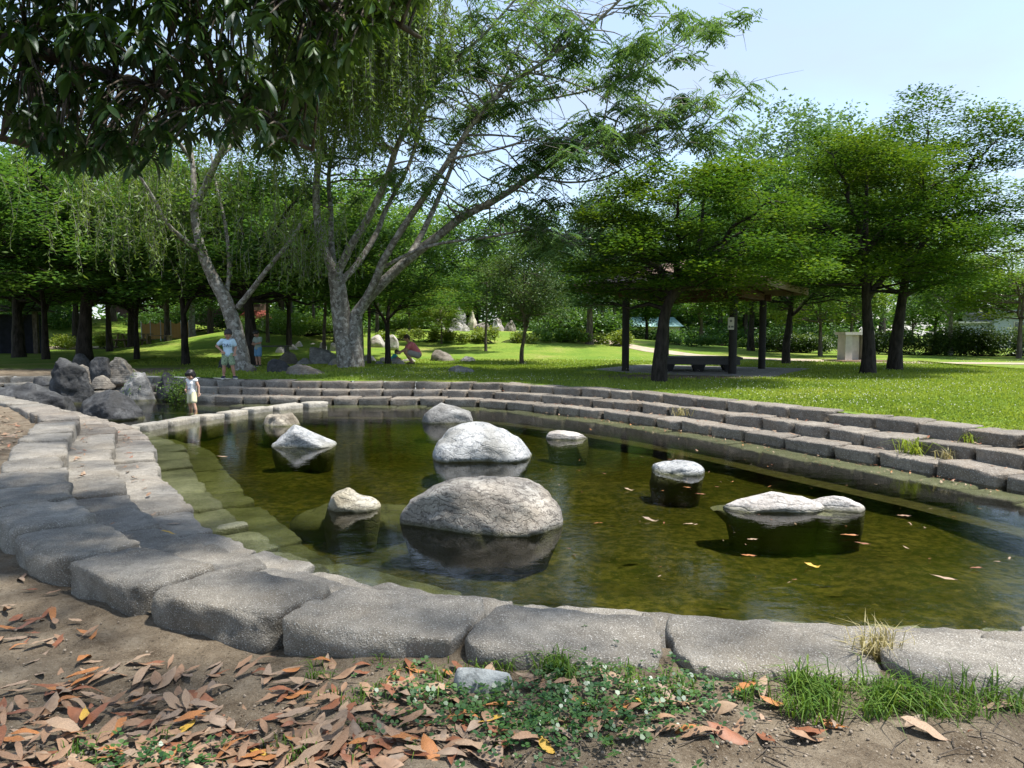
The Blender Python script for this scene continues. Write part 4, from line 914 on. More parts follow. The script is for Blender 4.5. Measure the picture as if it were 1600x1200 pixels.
for i in big:
    me = protos[4] if yy[i] else protos[[0, 1, 2, 3, 5][int(r.integers(5))]]
    o = link('leaf', me, None, fol); Y_ = Vector(D[i]); Z_ = Vector(N[i]); X_ = Y_.cross(Z_).normalized(); Z_ = X_.cross(Y_)
    m = Matrix((X_, Y_, Z_)).transposed().to_4x4(); o.matrix_basis = Matrix.Translation(Vector(P[i]-TB))@m@Matrix.Scale(float(L[i]), 4)
# ------------------------------------------------------------------ pavilion
M_post = m_simple('black_painted_timber', (.018, .016, .015), .7, .3, 8, .2, 50)
M_beam = m_simple('dark_red_timber', (.10, .045, .035), .75, .3, 8, .2, 50)
M_roof = m_simple('brown_roof_sheet', (.20, .135, .105), .8, .25, 5, .25, 30)
M_fasc = m_simple('weathered_fascia', (.24, .17, .14), .8, .25, 6, .2, 40)
M_conc = m_simple('pale_concrete', (.46, .44, .40), .9, .15, 4, .25, 60)
M_white = m_simple('white_paper', (.62, .60, .55), .7, .08, 9, .05, 60)
M_ink = m_simple('black_ink', (.02, .02, .02), .8, .1, 9, .0, 60)
PC = np.array([5.7, 22.85]); PA = -.55; e1 = np.array([math.cos(PA), math.sin(PA)]); e2 = np.array([-e1[1], e1[0]])
HW, HD = 1.6, 1.75
pz = G(*PC)
pav = empty('pavilion', (PC[0], PC[1], pz), PA, label='open park pavilion with black posts and brown hipped roof behind the maple', cat='pavilion')
def local(mb, name, mat, parent, smooth=False): return link(name, mb.mesh(name, smooth, False), mat, parent)
m = MB(); m.box((0, 0, -.02), (HW*2+2.6, HD*2+2.2, .08)); local(m, 'floor_slab', m_simple('dusty_concrete', (.27, .25, .22), .95, .2, 3, .3, 60), pav)
for sx in (-1, 1):
    for sy in (-1, 1):
        m = MB(); m.tube([[sx*HW, sy*HD, 0], [sx*HW, sy*HD, .1], [sx*HW, sy*HD, 2.35]], [.118, .112, .112], 16); po = local(m, 'post', M_post, pav, True)
        if (sx, sy) == (1, -1):
            m = MB(); m.box((sx*HW-.03, sy*HD-.122, 1.42), (.17, .012, .34)); nb = local(m, 'notice', M_white, po); nb['label'] = 'white notice fixed to the front pavilion post'; m = MB(); V_, F_ = ico(2); m.add(V_*np.array([.035, .004, .035])+[sx*HW-.03, sy*HD-.129, 1.49], F_); m.box((sx*HW-.07, sy*HD-.13, 1.33), (.05, .004, .06)); m.box((sx*HW+.01, sy*HD-.13, 1.33), (.07, .004, .05)); local(m, 'notice_print', M_beam, nb) if False else local(m, 'notice_print', m_simple('grey_ink', (.16, .17, .17), .8, .1, 9, .0, 60), po)
for sy in (-1, 1):
    m = MB(); m.box((0, sy*HD, 2.27), (HW*2+.5, .14, .2)); local(m, 'beam', M_beam, pav)
for sx in (-1, 1):
    m = MB(); m.box((sx*HW, 0, 2.282), (.13, HD*2+.5, .18)); local(m, 'beam', M_beam, pav)
RX, RY, ZE, ZA = HW+1.15, HD+1.15, 2.52, 3.45
C4 = np.array([[-RX, -RY, ZE], [RX, -RY, ZE], [RX, RY, ZE], [-RX, RY, ZE]])
rf = None
for i in range(4):
    a, b = C4[i], C4[(i+1) % 4]; ap = np.array([0, 0, ZA]); m = MB(); nrm = np.cross(b-a, ap-a); nrm /= np.linalg.norm(nrm); th_ = nrm*.07
    m.add(np.array([a, b, ap, a+th_, b+th_, ap+th_]), [np.array([[2, 1, 0], [3, 4, 5]]), np.array([[0, 1, 4, 3], [1, 2, 5, 4], [2, 0, 3, 5]])]); f = local(m, 'roof_panel', M_roof, pav)
    m = MB(); d = b-a; L = np.linalg.norm(d); mid = (a+b)/2; ang_ = math.atan2(d[1], d[0]); m.box(mid+np.array([0, 0, -.06])-nrm*np.array([1, 1, 0])*.03, (L-.12, .045, .17), rz(ang_)); local(m, 'fascia', M_fasc, pav)
    for q in range(6):
        t_ = (q+.5)/6; s0 = a+d*t_; s1 = s0*np.array([.25, .25, 0])+np.array([0, 0, ZE+(ZA-ZE)*.70]); m = MB(); m.tube([s0+[0, 0, -.05], s1+[0, 0, -.09]], [.035, .035], 4); local(m, 'rafter', M_beam, pav)
m = MB(); m.tube([[0, 0, ZA-.05], [0, 0, ZA+.12], [0, 0, ZA+.2]], [.2, .16, .03], 8); local(m, 'finial', M_roof, pav)
# platform bench
M_bench = m_simple('blackened_bench_timber', (.022, .022, .024), .45, .3, 6, .15, 40, .5)
ben = empty('platform_bench', (xat(1090, 22.3), 22.3, pz+.02), PA*.35, label='wide low black platform bench under the pavilion roof', cat='bench')
for i in range(7):
    m = MB(); m.box((0, (i-3)*.232, .40), (2.45, .226, .06)); local(m, 'plank', M_bench, ben)
m = MB(); m.box((0, -.78, .29), (2.3, .06, .15)); m.box((0, .78, .29), (2.3, .06, .15)); m.box((-1.12, 0, .291), (.06, 1.5, .148)); m.box((1.12, 0, .291), (.06, 1.5, .148)); local(m, 'apron', M_bench, ben)
for sx in (-.88, 0, .88):
    for sy in (-.55, .55):
        m = MB(); m.box((sx, sy, .11), (.22, .26, .22), None, 1.75); local(m, 'leg', M_bench, ben)
# ------------------------------------------------------------------ drinking fountain
dx, dy, dz = gpt(1334, 29.2); df = empty('drinking_fountain', (dx, dy, dz), .15, label='pale stone drinking fountain by the right path', cat='fountain')
for k_, (ox, wd_) in enumerate(((-.40, .30), (0, .34), (.40, .30))):
    m = MB(); m.box((ox, .0 if k_ != 1 else .1, .52), (wd_, .55 if k_ != 1 else .36, 1.04), None, .94); local(m, 'pier', M_conc, df)
m = MB(); m.box((0, 0, 1.10), (1.24, .72, .11)); bs = local(m, 'basin', M_conc, df)
M_metal = m_simple('steel_tap', (.5, .5, .5), .3, .1, 9, .0, 60, .6)
m = MB(); m.tube([[.3, 0, 1.15], [.3, 0, 1.30], [.26, -.04, 1.34], [.2, -.06, 1.31]], .022, 8); local(m, 'tap', M_metal, df, True)
m = MB(); m.box((0, 0, .02), (1.9, 1.4, .08)); local(m, 'base_slab', m_simple('brown_paving', (.25, .17, .12), .9, .2, 5, .2, 50), df)
# ------------------------------------------------------------------ picnic table, benches, fences, hut, steps on the far left
M_tim = m_simple('weathered_table_timber', (.20, .15, .10), .85, .3, 5, .3, 40)
def picnic(u, y, s, label, a=0):
    x, y_, z = gpt(u, y); t_ = empty('picnic_table', (x, y_, z), a, label=label, cat='table'); t_.scale = (s, s, s)
    for i in range(5): mm = MB(); mm.box((0, (i-2)*.155, .74), (1.9, .145, .045)); local(mm, 'top_plank', M_tim, t_)
    for sy in (-.66, .66):
        for k_ in (-.08, .08): mm = MB(); mm.box((0, sy+k_, .44), (1.9, .14, .045)); local(mm, 'seat_plank', M_tim, t_)
    for sx in (-.68, .68):
        mm = MB(); mm.box((sx, 0, .40), (.07, 1.6, .09)); local(mm, 'cross_bar', M_tim, t_)
        for sy in (-1, 1): mm = MB(); mm.tube([[sx, sy*.68, 0], [sx, sy*.27, .72]], .055, 4); local(mm, 'leg', M_tim, t_)
picnic(209, 41, 1.0, 'wooden picnic table with benches on the left lawn', .1)
def bench(u, y, w_, label, mat, a=0.0, back=False):
    x, y_, z = gpt(u, y); b = empty('bench', (x, y_, z), a, label=label, cat='bench')
    for i in range(3): mm = MB(); mm.box((0, (i-1)*.14, .42), (w_, .13, .05)); local(mm, 'seat_plank', mat, b)
    for sx in (-.4, .4): mm = MB(); mm.box((sx*w_, 0, .2), (.09, .36, .4)); local(mm, 'leg', mat, b)
bench(425, 29.5, 1.5, 'small dark bench behind the child in blue shorts', M_bench)
bench(249, 40, 1.4, 'low wooden bench just right of the picnic table', M_tim)
M_net = NT('orange_mesh_net'); v = M_net.vec(); bk = M_net.n('ShaderNodeTexBrick'); bk.inputs['Scale'].default_value = 14; bk.inputs['Color1'].default_value = (.62, .34, .12, 1); bk.inputs['Color2'].default_value = (.66, .38, .15, 1); bk.inputs['Mortar'].default_value = (.45, .22, .07, 1)
M_net.l(v, bk.inputs['Vector']); M_net.pbsdf(bk.outputs[0], .8); M_net = M_net.m
nf = empty('safety_fence', gpt(265, 49), label='sagging orange safety net fence behind the picnic table', cat='fence')
u_ = [222, 236, 252, 268, 284, 296]
for i in range(5):
    a = np.array(gpt(u_[i], 49+.4*i))-np.array(nf.location); b = np.array(gpt(u_[i+1], 49+.4*(i+1)))-np.array(nf.location)
    n = 8; t_ = np.linspace(0, 1, n); base_ = a+(b-a)*t_[:, None]; sag = .16*np.sin(t_*np.pi); V = np.concatenate([base_+[0, 0, .15], base_+np.stack([0*t_, 0*t_, 1.3-sag], 1)]); V = np.concatenate([V, V+[0, .02, 0]])
    q = np.arange(n-1); f = np.concatenate([np.stack([q, q+1, q+1+n, q+n], 1), np.stack([q, q+1, q+1+n, q+n], 1)[:, ::-1]+2*n]); link('net_panel', mesh('net_panel', V, f), M_net, nf)
for i in range(6):
    a = np.array(gpt(u_[i], 49+.4*i))-np.array(nf.location); m = MB(); m.tube([a, a+[0, 0, 1.38]], .03, 6); local(m, 'post', M_metal, nf)
M_red = m_simple('red_roof_paint', (.42, .12, .09), .6, .15, 5, .1, 40)
hx, hy, hz = gpt(401, 50); hut = empty('hut', (hx, hy, hz), 0, label='little red-roofed play hut seen between willow trunk and dark maple', cat='hut')
for sx in (-.6, .6):
    for sy in (-.5, .5): m = MB(); m.box((sx, sy, .75), (.1, .1, 1.5)); local(m, 'post', M_conc, hut)
m = MB(); V = np.array([[-1, -.9, 1.5], [1, -.9, 1.5], [1, .9, 1.5], [-1, .9, 1.5], [-.7, 0, 2.05], [.7, 0, 2.05]]); m.add(V, [np.array([[0, 1, 5, 4], [2, 3, 4, 5], [3, 2, 1, 0]]), np.array([[1, 2, 5], [3, 0, 4]])]); local(m, 'roof', M_red, hut)
M_brick = m_simple('brick_red_step', (.17, .105, .09), .9, .25, 6, .2, 40)
st = empty('terrace_steps', gpt(226, 58), 0, label='brick-red curved terrace steps on the hillside behind the picnic table', cat='steps')
for i in range(6):
    n = 14; an = np.linspace(R(205), R(335), n); r0, r1 = 4.2+.5*i, 4.72+.5*i; zc = .10+.28*i; V = []
    for a in an:
        for rr, zz in ((r0, zc-.5), (r0, zc+.24), (r1, zc+.24), (r1, zc-.5)): V.append([1.2+rr*math.cos(a)*-1, 6+rr*math.sin(a)*-1-3.2, zz])
    V = np.array(V); q = np.arange(n-1)*4; f = np.concatenate([np.stack([q+k_, q+k_+4, q+(k_+1) % 4+4, q+(k_+1) % 4], 1) for k_ in range(4)])
    mm = mesh('step', V, [f, np.array([[0, 1, 2, 3], [4*n-1, 4*n-2, 4*n-3, 4*n-4]])], smooth=False); link('step', mm, M_brick, st)
# dark timber shelter at the left edge
sx_, sy_, sz_ = gpt(14, 38); sh = empty('shelter', (sx_, sy_, sz_), .2, label='dark timber shelter in shadow at the far left edge', cat='shelter')
for ox in (-1.6, -.6, .4, 1.3): m = MB(); m.box((ox, 0, 1.1), (.22, .22, 2.2)); local(m, 'post', M_bk_mid, sh)
m = MB(); m.box((-.2, .6, 1.05), (3.0, .12, 2.05)); local(m, 'back_wall', m_simple('navy_boards', (.02, .022, .035), .8, .3, 4, .2, 30), sh)
m = MB(); m.box((-.2, 0, 2.36), (4.4, 2.6, .32), None, .55); local(m, 'roof', M_post, sh)
# concrete lip and bank blocks of the inflow channel
m = MB(); m.box((0, 0, 0), (1.15, .45, .42)); p = at(153, 609, .0); o = local(m, 'concrete_lip', M_conc, None); o.location = (p[0]+.1, p[1]+.1, .16); tag(o, 'pale concrete slab spanning the inflow between the boulders', 'slab')
# house beyond the hedge
M_wallb = m_simple('blue_grey_render', (.30, .33, .38), .85, .08, 3, .1, 40); M_glass = m_simple('dark_window_glass', (.05, .06, .08), .15, .2, 3, .0, 40, .6)
hx, hy, hz = gpt(1580, 62); ho = empty('house', (hx, hy, hz), -.1, label='grey house with flat eaves beyond the hedge on the right', cat='house')
m = MB(); m.box((1, 0, 1.4), (7.5, 5, 2.8)); wl_ = local(m, 'wall', M_wallb, ho)
m = MB(); m.box((1, -.25, 2.92), (8.4, 6.2, .26)); local(m, 'roof', m_simple('grey_roof', (.18, .20, .23), .7, .1, 3, .1, 40), ho)
for ox, wd_ in ((-.4, 1.7), (1.9, 1.5)):
    m = MB(); m.box((ox, -2.52, 1.5), (wd_, .06, 1.3)); wf = local(m, 'window', M_conc, ho); m = MB(); m.box((ox, -2.56, 1.5), (wd_-.16, .03, 1.14)); local(m, 'pane', M_glass, wf)
m = MB(); m.box((3.6, -2.54, 1.1), (1.0, .08, 2.1)); local(m, 'door', M_white, ho)
m = MB(); m.box((-3.9, -.5, 1.0), (2.2, 2.6, 2.0)); local(m, 'side_shed', M_wallb, ho)
m = MB(); m.box((-3.9, -.6, 2.08), (2.8, 3.2, .14)); local(m, 'shed_roof', M_conc, ho)
hx, hy, hz = gpt(1020, 70); ho = empty('shed', (hx, hy, hz), .1, label='pale little building glimpsed under the pavilion between trunks', cat='building')
m = MB(); m.box((0, 0, .9), (4.2, 3, 1.8)); local(m, 'wall', m_simple('cream_render', (.62, .56, .44), .9, .1, 3, .1, 40), ho)
m = MB(); V = np.array([[-2.4, -1.8, 1.8], [2.4, -1.8, 1.8], [2.4, 1.8, 1.8], [-2.4, 1.8, 1.8], [-2.0, 0, 2.7], [2.0, 0, 2.7]]); m.add(V, [np.array([[0, 1, 5, 4], [2, 3, 4, 5], [3, 2, 1, 0]]), np.array([[1, 2, 5], [3, 0, 4]])]); local(m, 'roof', m_simple('turquoise_roof', (.35, .58, .58), .6, .1, 3, .1, 40), ho)

# ------------------------------------------------------------------ hedge, shrubs, ground cover, ferns
L_hedge = m_leaf('hedge_leaf', (.030, .065, .014), (.065, .115, .020), (.20, .26, .04), .4, .06)
L_yel = m_leaf('yellow_green_leaf', (.12, .19, .025), (.21, .27, .035), (.33, .36, .05), .45, .05)
L_grn = m_leaf('fresh_green_leaf', (.07, .15, .02), (.13, .23, .03), (.22, .31, .045), .45, .05)
def shrub(name, label, cat, u, y, L, D, H, n, leaf, mat, seed, a=0, up=.4, group=None, dz=0, round_=.5):
    r = np.random.default_rng(seed); x, y_, z = gpt(u, y)
    npd = max(5, int(L*D*(2.2 if round_ > .2 else 6))); pads = [[r.uniform(-L/2, L/2), r.uniform(-D/2, D/2), H*r.uniform(.3, .72), .5*H*r.uniform(.7, 1.1), .5*H, .46*H] for _ in range(npd)]
    if round_: 
        for p in pads: q = min(1, math.hypot(p[0]/(L/2), p[1]/(D/2))); p[2] *= 1-round_*q*q; p[5] *= 1-.4*round_*q*q
    P, k = pad_points(pads, n, r, .4); P = P[P[:, 2] > .02]; V, F = leaf_quads(P, leaf, r, up, .6, .0)
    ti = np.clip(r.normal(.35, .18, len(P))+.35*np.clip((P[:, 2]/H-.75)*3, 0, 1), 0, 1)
    w = MB()
    for p in pads: w.tube([[p[0]*.02, p[1]*.02, -.1], [p[0]*.5, p[1]*.5, .1], [p[0], p[1], p[2]]], [.02, .015, .008], 4, False)
    e = empty(name, (x, y_, z+dz), a, label=label, cat=cat, group=group)
    link('foliage', mesh('foliage', V, F, {'tint': np.repeat(ti, 4)}, False), mat, e); link('stems', w.mesh('stems'), M_bk_dark, e); return e
for i, (u, lb) in enumerate(((1245, 'hedge length left of the drinking fountain'), (1430, 'hedge length between the twin maples and the pale trunk'), (1560, 'hedge length at the right edge below the grey house'))):
    shrub('hedge', lb, 'hedge', u, 38.5-.8*i, [3.6, 6.4, 6.4][i], 1.3, [.9, 1.25, 1.5][i], [7000, 14000, 15000][i], .12, L_hedge, 200+i, -.12, .4, round_=.1)
SH = [('yellowish clipped shrub row on the mound left of the rockery', 655, 37, 4.2, 1.3, .75, 4500, L_yel), ('yellow-green shrub row on the mound right of the rockery', 775, 36.5, 3.6, 1.3, .8, 4500, L_yel),
      ('shrub band behind the round small-leaved tree', 868, 37.5, 3.8, 1.4, .75, 4500, L_grn), ('bright yellow shrub right of the conifer trunk', 950, 37.2, 2.0, 1.3, .95, 3500, L_yel), ('yellow shrub just left of the conifer trunk', 898, 38, 2.2, 1.2, .75, 3000, L_yel),
      ('dark clipped ball shrub left of the lime tree', 1232, 39.5, 1.7, 1.2, .75, 2500, L_hedge), ('yellow-green low hedge behind the thick fluted maple', 165, 43.5, 5.5, 1.1, .95, 5000, L_yel),
      ('yellow-green low hedge left of the thick fluted maple', 105, 44, 3.2, 1.1, .9, 3000, L_yel), ('lush bright ground cover mound left of the silk tree', 470, 36.5, 6.0, 3.4, 1.0, 9000, L_grn), ('taller green clump at the left end of the ground cover', 425, 38.5, 3.2, 2.4, 1.15, 5000, L_grn),
      ('green clump behind the forked maple', 640, 42, 3.4, 2.0, 1.0, 4000, L_grn), ('dark bush mass behind the mound on the right', 905, 47, 5.5, 2.5, 2.0, 7000, L_mid), ('leafy bush left behind the rockery', 665, 47, 4, 2.5, 1.7, 5000, L_grn),
      ('low leafy shrub behind the pavilion bench', 1075, 40, 3.6, 1.2, .7, 3500, L_mid), ('low shrub strip behind the thick straight trunk', 1190, 41, 3.0, 1.2, .7, 3000, L_grn),
      ('dense dark thicket at the left edge behind the grove', 20, 54, 9, 3, 2.6, 7000, L_maple_d), ('dense dark thicket behind the orange fence', 300, 57, 9, 3, 2.4, 7000, L_maple_d), ('dense dark thicket behind the ground cover mound', 480, 54, 10, 3, 2.6, 8000, L_maple_d), ('dense dark thicket under the far trees left of the pavilion', 960, 56, 8, 3, 2.2, 6000, L_maple_d), ('dense dark thicket seen under the pavilion roof', 1110, 60, 10, 3, 2.0, 7000, L_maple_d), ('dense thicket behind the lime-green tree', 1260, 58, 8, 3, 2.4, 6000, L_maple_d)]
for i, (lb, u, y, L, D, H, n, m_) in enumerate(SH):
    shrub('shrub', lb, 'shrub', u, y, L, D, H, n, .11 if y < 46 else .2, m_, 220+i)
# ferny clumps on the boulder behind the toddler
for i, (u, v, lb) in enumerate(((284, 616, 'green fern clump right of the dark boulder behind the toddler'), (221, 614, 'small fern clump left of the dark boulder behind the toddler'))):
    p = at(u, v, .15); r = np.random.default_rng(300+i); n = 900 if i == 0 else 450; P = r.normal(size=(n, 3))*np.array([.15 if i == 0 else .09, .12, .17])+[0, 0, .2]; V, F = leaf_quads(P, .06, r, .3, .5, .3)
    e = empty('fern_clump', (p[0], p[1]-.22, .02), label=lb, cat='plant'); w = MB()
    for q in P[::25]: w.tube([[0, 0, -.1], q*.5, q], [.004, .003, .002], 3, False)
    link('foliage', mesh('foliage', V, F, {'tint': np.repeat(r.uniform(0, .8, n), 4)}, False), L_grn, e); link('stems', w.mesh('stems'), M_bk_mid, e)
# ------------------------------------------------------------------ people
M_skin = m_simple('skin', (.50, .30, .21), .55, .06, 8, .02, 60, .4)
M_skin_t = m_simple('tanned_skin', (.36, .20, .135), .55, .06, 8, .02, 60, .4)
M_hair = m_simple('black_hair', (.012, .010, .010), .45, .3, 30, .3, 90, .4)
M_brownhair = m_simple('brown_hair', (.05, .028, .018), .5, .3, 30, .3, 90, .4)
M_feat = m_simple('dark_eye', (.02, .015, .012), .4, .1, 9, .0, 60)
M_lip = m_simple('lip', (.38, .15, .12), .5, .1, 9, .0, 60)
def cloth(n, c, v=.08): return m_simple(n, c, .9, v, 7, .2, 50, .15)
class Fig:
    """joins tapered capsules into one voxel-remeshed skin"""
    def __init__(s): s.m = MB()
    def cap(s, a, b, r0, r1=None, n=12):
        a = np.asarray(a, float); b = np.asarray(b, float); r1 = r0 if r1 is None else r1; d = b-a; L = np.linalg.norm(d)+1e-9; d /= L
        ts_ = []; rs = []
        for k in range(5): th_ = math.pi/2*(1-k/5); ts_.append(-r0*math.sin(th_)); rs.append(max(1e-3, r0*math.cos(th_)))
        for k in range(6): th_ = math.pi/2*k/5; ts_.append(L+r1*math.sin(th_)); rs.append(max(1e-3, r1*math.cos(th_)))
        s.m.tube(a+np.array(ts_)[:, None]*d, np.array(rs), n, True)
    def chain(s, P, rr, n=12):
        for i in range(len(P)-1): s.cap(P[i], P[i+1], rr[i], rr[i+1], n)
    def ell(s, c, d, rot=None):
        V, F = ico(3); V = V*np.asarray(d)
        if rot is not None: V = V@np.asarray(rot).T
        s.m.add(V+np.asarray(c), F)
    def done(s, name, mat, parent, vox, smooth=2):
        o = link(name, s.m.mesh(name, True, False), mat, parent)
        md = o.modifiers.new('remesh', 'REMESH'); md.mode = 'VOXEL'; md.voxel_size = vox; md.use_smooth_shade = True
        sm = o.modifiers.new('smooth', 'SMOOTH'); sm.factor = .5; sm.iterations = smooth; return o
def hand(f, wrist, d, palm_n, s, curl=.5):
    """palm and five fingers leaving from the wrist along d"""
    d = np.asarray(d, float)/np.linalg.norm(d); n = np.asarray(palm_n, float); n -= d*np.dot(n, d); n /= np.linalg.norm(n)+1e-9; sd = np.cross(d, n)
    f.cap(wrist, np.asarray(wrist)+d*.045*s, .017*s, .022*s)
    for k, (o, L) in enumerate(((-.024, .045), (-.008, .055), (.008, .052), (.023, .040))):
        b = np.asarray(wrist)+d*.055*s+sd*o*s; m1 = b+(d*.8+n*curl*.6)*L*.55*s; e_ = m1+(d*.4+n*curl*1.3)*L*.5*s; f.chain([b, m1, e_], [.0085*s, .0078*s, .0065*s], 8)
    b = np.asarray(wrist)+d*.018*s-sd*.022*s; f.chain([b, b+(d*.6-sd*.8)*.026*s, b+(d*1.1-sd*.7+n*.4)*.045*s], [.010*s, .009*s, .0075*s], 8)
def frame(yaw, pitch):
    a = rz(yaw); c, s = math.cos(pitch), math.sin(pitch); return a@np.array([[1, 0, 0], [0, c, -s], [0, s, c]])
def head(body, root, c, hr, yaw, pitch, hairmat, style, skin):
    """face looks along local -Y; c = head centre, hr = half head height"""
    Rm = frame(yaw, pitch); T = lambda p: np.asarray(c)+Rm@np.asarray(p, float)*hr
    body.ell(c, (hr*.78, hr*.88, hr), Rm); body.cap(T((0, -.45, -.55)), T((0, -.55, -.72)), hr*.36, hr*.28)
    body.cap(T((0, -.88, .02)), T((0, -1.0, -.18)), hr*.07, hr*.11, 8)
    for sx in (-1, 1): body.ell(T((sx*.80, .02, -.08)), (hr*.08, hr*.16, hr*.22), Rm); body.ell(T((sx*.42, -.62, -.25)), (hr*.26, hr*.22, hr*.22), Rm)
    f = Fig(); f.ell(T((0, .12, .16)), (hr*.88, hr*.93, hr*.92), Rm); f.ell(T((0, .3, -.1)), (hr*.84, hr*.72, hr*.8), Rm)
    if style == 'bob':
        for sx in (-1, 1): f.ell(T((sx*.74, .05, -.22)), (hr*.22, hr*.55, hr*.5), Rm)
        for k in range(5): f.cap(T((-.5+.25*k, -.62, .72)), T((-.56+.28*k, -.86, .28)), hr*.16, hr*.10, 8)
    else:
        for k in range(5): f.cap(T((-.5+.25*k, -.5, .78)), T((-.5+.25*k, -.76, .52)), hr*.15, hr*.10, 8)
        for k in range(9): a = k*.7; f.cap(T((.3*math.cos(a), .1+.3*math.sin(a), .9)), T((.62*math.cos(a), .15+.6*math.sin(a), 1.0)), hr*.14, hr*.06, 8)
    f.done('hair', hairmat, root, hr*.085, 1)
    for sx in (-1, 1):
        g = MB(); V, F = ico(2); g.add((V*np.array([.12, .06, .075]))@Rm.T*hr+T((sx*.32, -.80, .02)), F); link('eye', g.mesh('eye', True, False), M_feat, root)
    g = MB(); V, F = ico(2); g.add((V*np.array([.2, .06, .05]))@Rm.T*hr+T((0, -.86, -.5)), F); link('mouth', g.mesh('mouth', True, False), M_lip, root)
def person(label, loc, yaw, H, J, shirt, shorts, skin, hair, style, shoes=None, hyaw=0, hpitch=.5, sleeves=True, handn=((0, -1, 0), (0, -1, 0)), vox=.007, longp=False, extra=None):
    """J: joints in units of the standing height; facing local -Y"""
    root = empty('person', loc, yaw, label=label, cat='person'); q = {k_: np.array(v_, float)*H for k_, v_ in J.items()}; f = Fig()
    k = H
    f.ell(q['pelvis'], (.085*k, .062*k, .065*k)); f.chain([q['pelvis'], q['waist'], q['chest']], [.070*k, .066*k, .078*k]); f.ell(q['chest'], (.095*k, .062*k, .085*k))
    f.cap(q['chest']+(q['neck']-q['chest'])*.7, q['head'], .033*k, .032*k)
    for s_ in 'LR':
        f.chain([q['sh'+s_], q['el'+s_], q['wr'+s_]], [.038*k, .027*k, .019*k]); f.cap(q['chest']+(q['neck']-q['chest'])*.55, q['sh'+s_], .045*k, .036*k)
        f.chain([q['hip'+s_], q['kn'+s_], q['an'+s_]], [.062*k, .040*k, .024*k]); f.cap(q['kn'+s_]*.62+q['an'+s_]*.38, q['kn'+s_]*.45+q['an'+s_]*.55, .038*k, .034*k)
        f.cap(q['an'+s_], q['to'+s_], .024*k, .022*k); hand(f, q['wr'+s_], q['wr'+s_]-q['el'+s_], handn['LR'.index(s_)], H*.95)
    head(f, root, q['head']+(q['head']-q['neck'])*.0+np.array([0, 0, .02*k]), J.get('hr', .075)*k, hyaw, hpitch, hair, style, skin)
    f.done('body', skin, root, vox)
    g = Fig(); g.chain([q['pelvis']*.75+q['waist']*.25, q['waist'], q['chest']], [.092*k, .088*k, .094*k], 16); g.ell(q['chest'], (.112*k, .078*k, .09*k)); g.ell(q['pelvis']*.6+q['waist']*.4, (.105*k, .082*k, .05*k))
    for s_ in 'LR':
        g.cap(q['chest']+(q['neck']-q['chest'])*.5, q['sh'+s_], .055*k, .046*k)
        if sleeves: g.cap(q['sh'+s_], q['sh'+s_]*.42+q['el'+s_]*.58, .047*k, .044*k)
    sh = g.done('shirt', shirt, root, vox)
    g = Fig(); g.ell(q['pelvis'], (.105*k, .080*k, .062*k))
    for s_ in 'LR':
        e_ = q['hip'+s_]*.25+q['kn'+s_]*.75 if not longp else q['kn'+s_]; g.cap(q['hip'+s_], e_, .074*k, .064*k, 16)
        if longp: g.cap(q['kn'+s_], q['an'+s_], .060*k, .045*k, 16)
    g.done('shorts' if not longp else 'trousers', shorts, root, vox)
    if shoes is not None:
        for s_ in 'LR':
            g = Fig(); a = q['an'+s_]; t_ = q['to'+s_]; d = (t_-a)*np.array([1, 1, 0]); g.cap(a+[0, 0, -.018*k]-d*.15, t_+[0, 0, -.002*k], .034*k, .030*k); so = g.done('shoe', shoes, root, vox)
            g = Fig(); g.cap(a+[0, 0, -.036*k]-d*.15, t_+[0, 0, -.018*k], .032*k, .030*k); g.done('sole', M_white, so, vox, 1)
    return root, q
def stand(**kw):
    J = dict(pelvis=(0, 0, .50), waist=(0, 0, .58), chest=(0, 0, .70), neck=(0, 0, .81), head=(0, -.01, .89),
             shL=(.105, 0, .765), elL=(.135, .01, .63), wrL=(.135, -.03, .50), shR=(-.105, 0, .765), elR=(-.135, .01, .63), wrR=(-.135, -.03, .50),
             hipL=(.048, 0, .48), knL=(.055, -.01, .265), anL=(.055, .01, .05), toL=(.062, -.085, .03), hipR=(-.048, 0, .48), knR=(-.055, -.01, .265), anR=(-.055, .01, .05), toR=(-.062, -.085, .03), hr=.085)
    J.update(kw); return J
# toddler wading behind the weir
p = at(297, 641, .0); M_tt = cloth('white_tee', (.78, .77, .74), .05)
root, q = person('toddler in white sleeveless shirt and pale yellow shorts wading by the weir', (p[0], p[1]+.12, -.14), -.35, .97,
    stand(hr=.105, head=(.0, -.03, .87), neck=(0, -.01, .785), elR=(-.155, .02, .62), wrR=(-.075, -.10, .575), elL=(.15, .03, .63), wrL=(.16, .02, .51), knL=(.10, -.06, .28), anL=(.155, -.05, .06), toL=(.19, -.12, .04), knR=(-.075, .01, .265), anR=(-.10, .07, .06), toR=(-.11, -.02, .04)),
    M_tt, cloth('pale_yellow_cotton', (.66, .62, .40)), M_skin, M_hair, 'bob', M_metal, .1, .55, False, ((0, -1, 0), (1, 0, 0)))
# marks on the toddler's shirt
M_print = cloth('grey_print', (.30, .33, .40))
g = MB()
for i in range(5): g.box((-.055+.027*i, -.082, .66), (.008, .012, .045))
g.box((.01, -.088, .575), (.075, .012, .025)); pr = link('shirt_print', g.mesh('shirt_print', False, False), M_print, root)
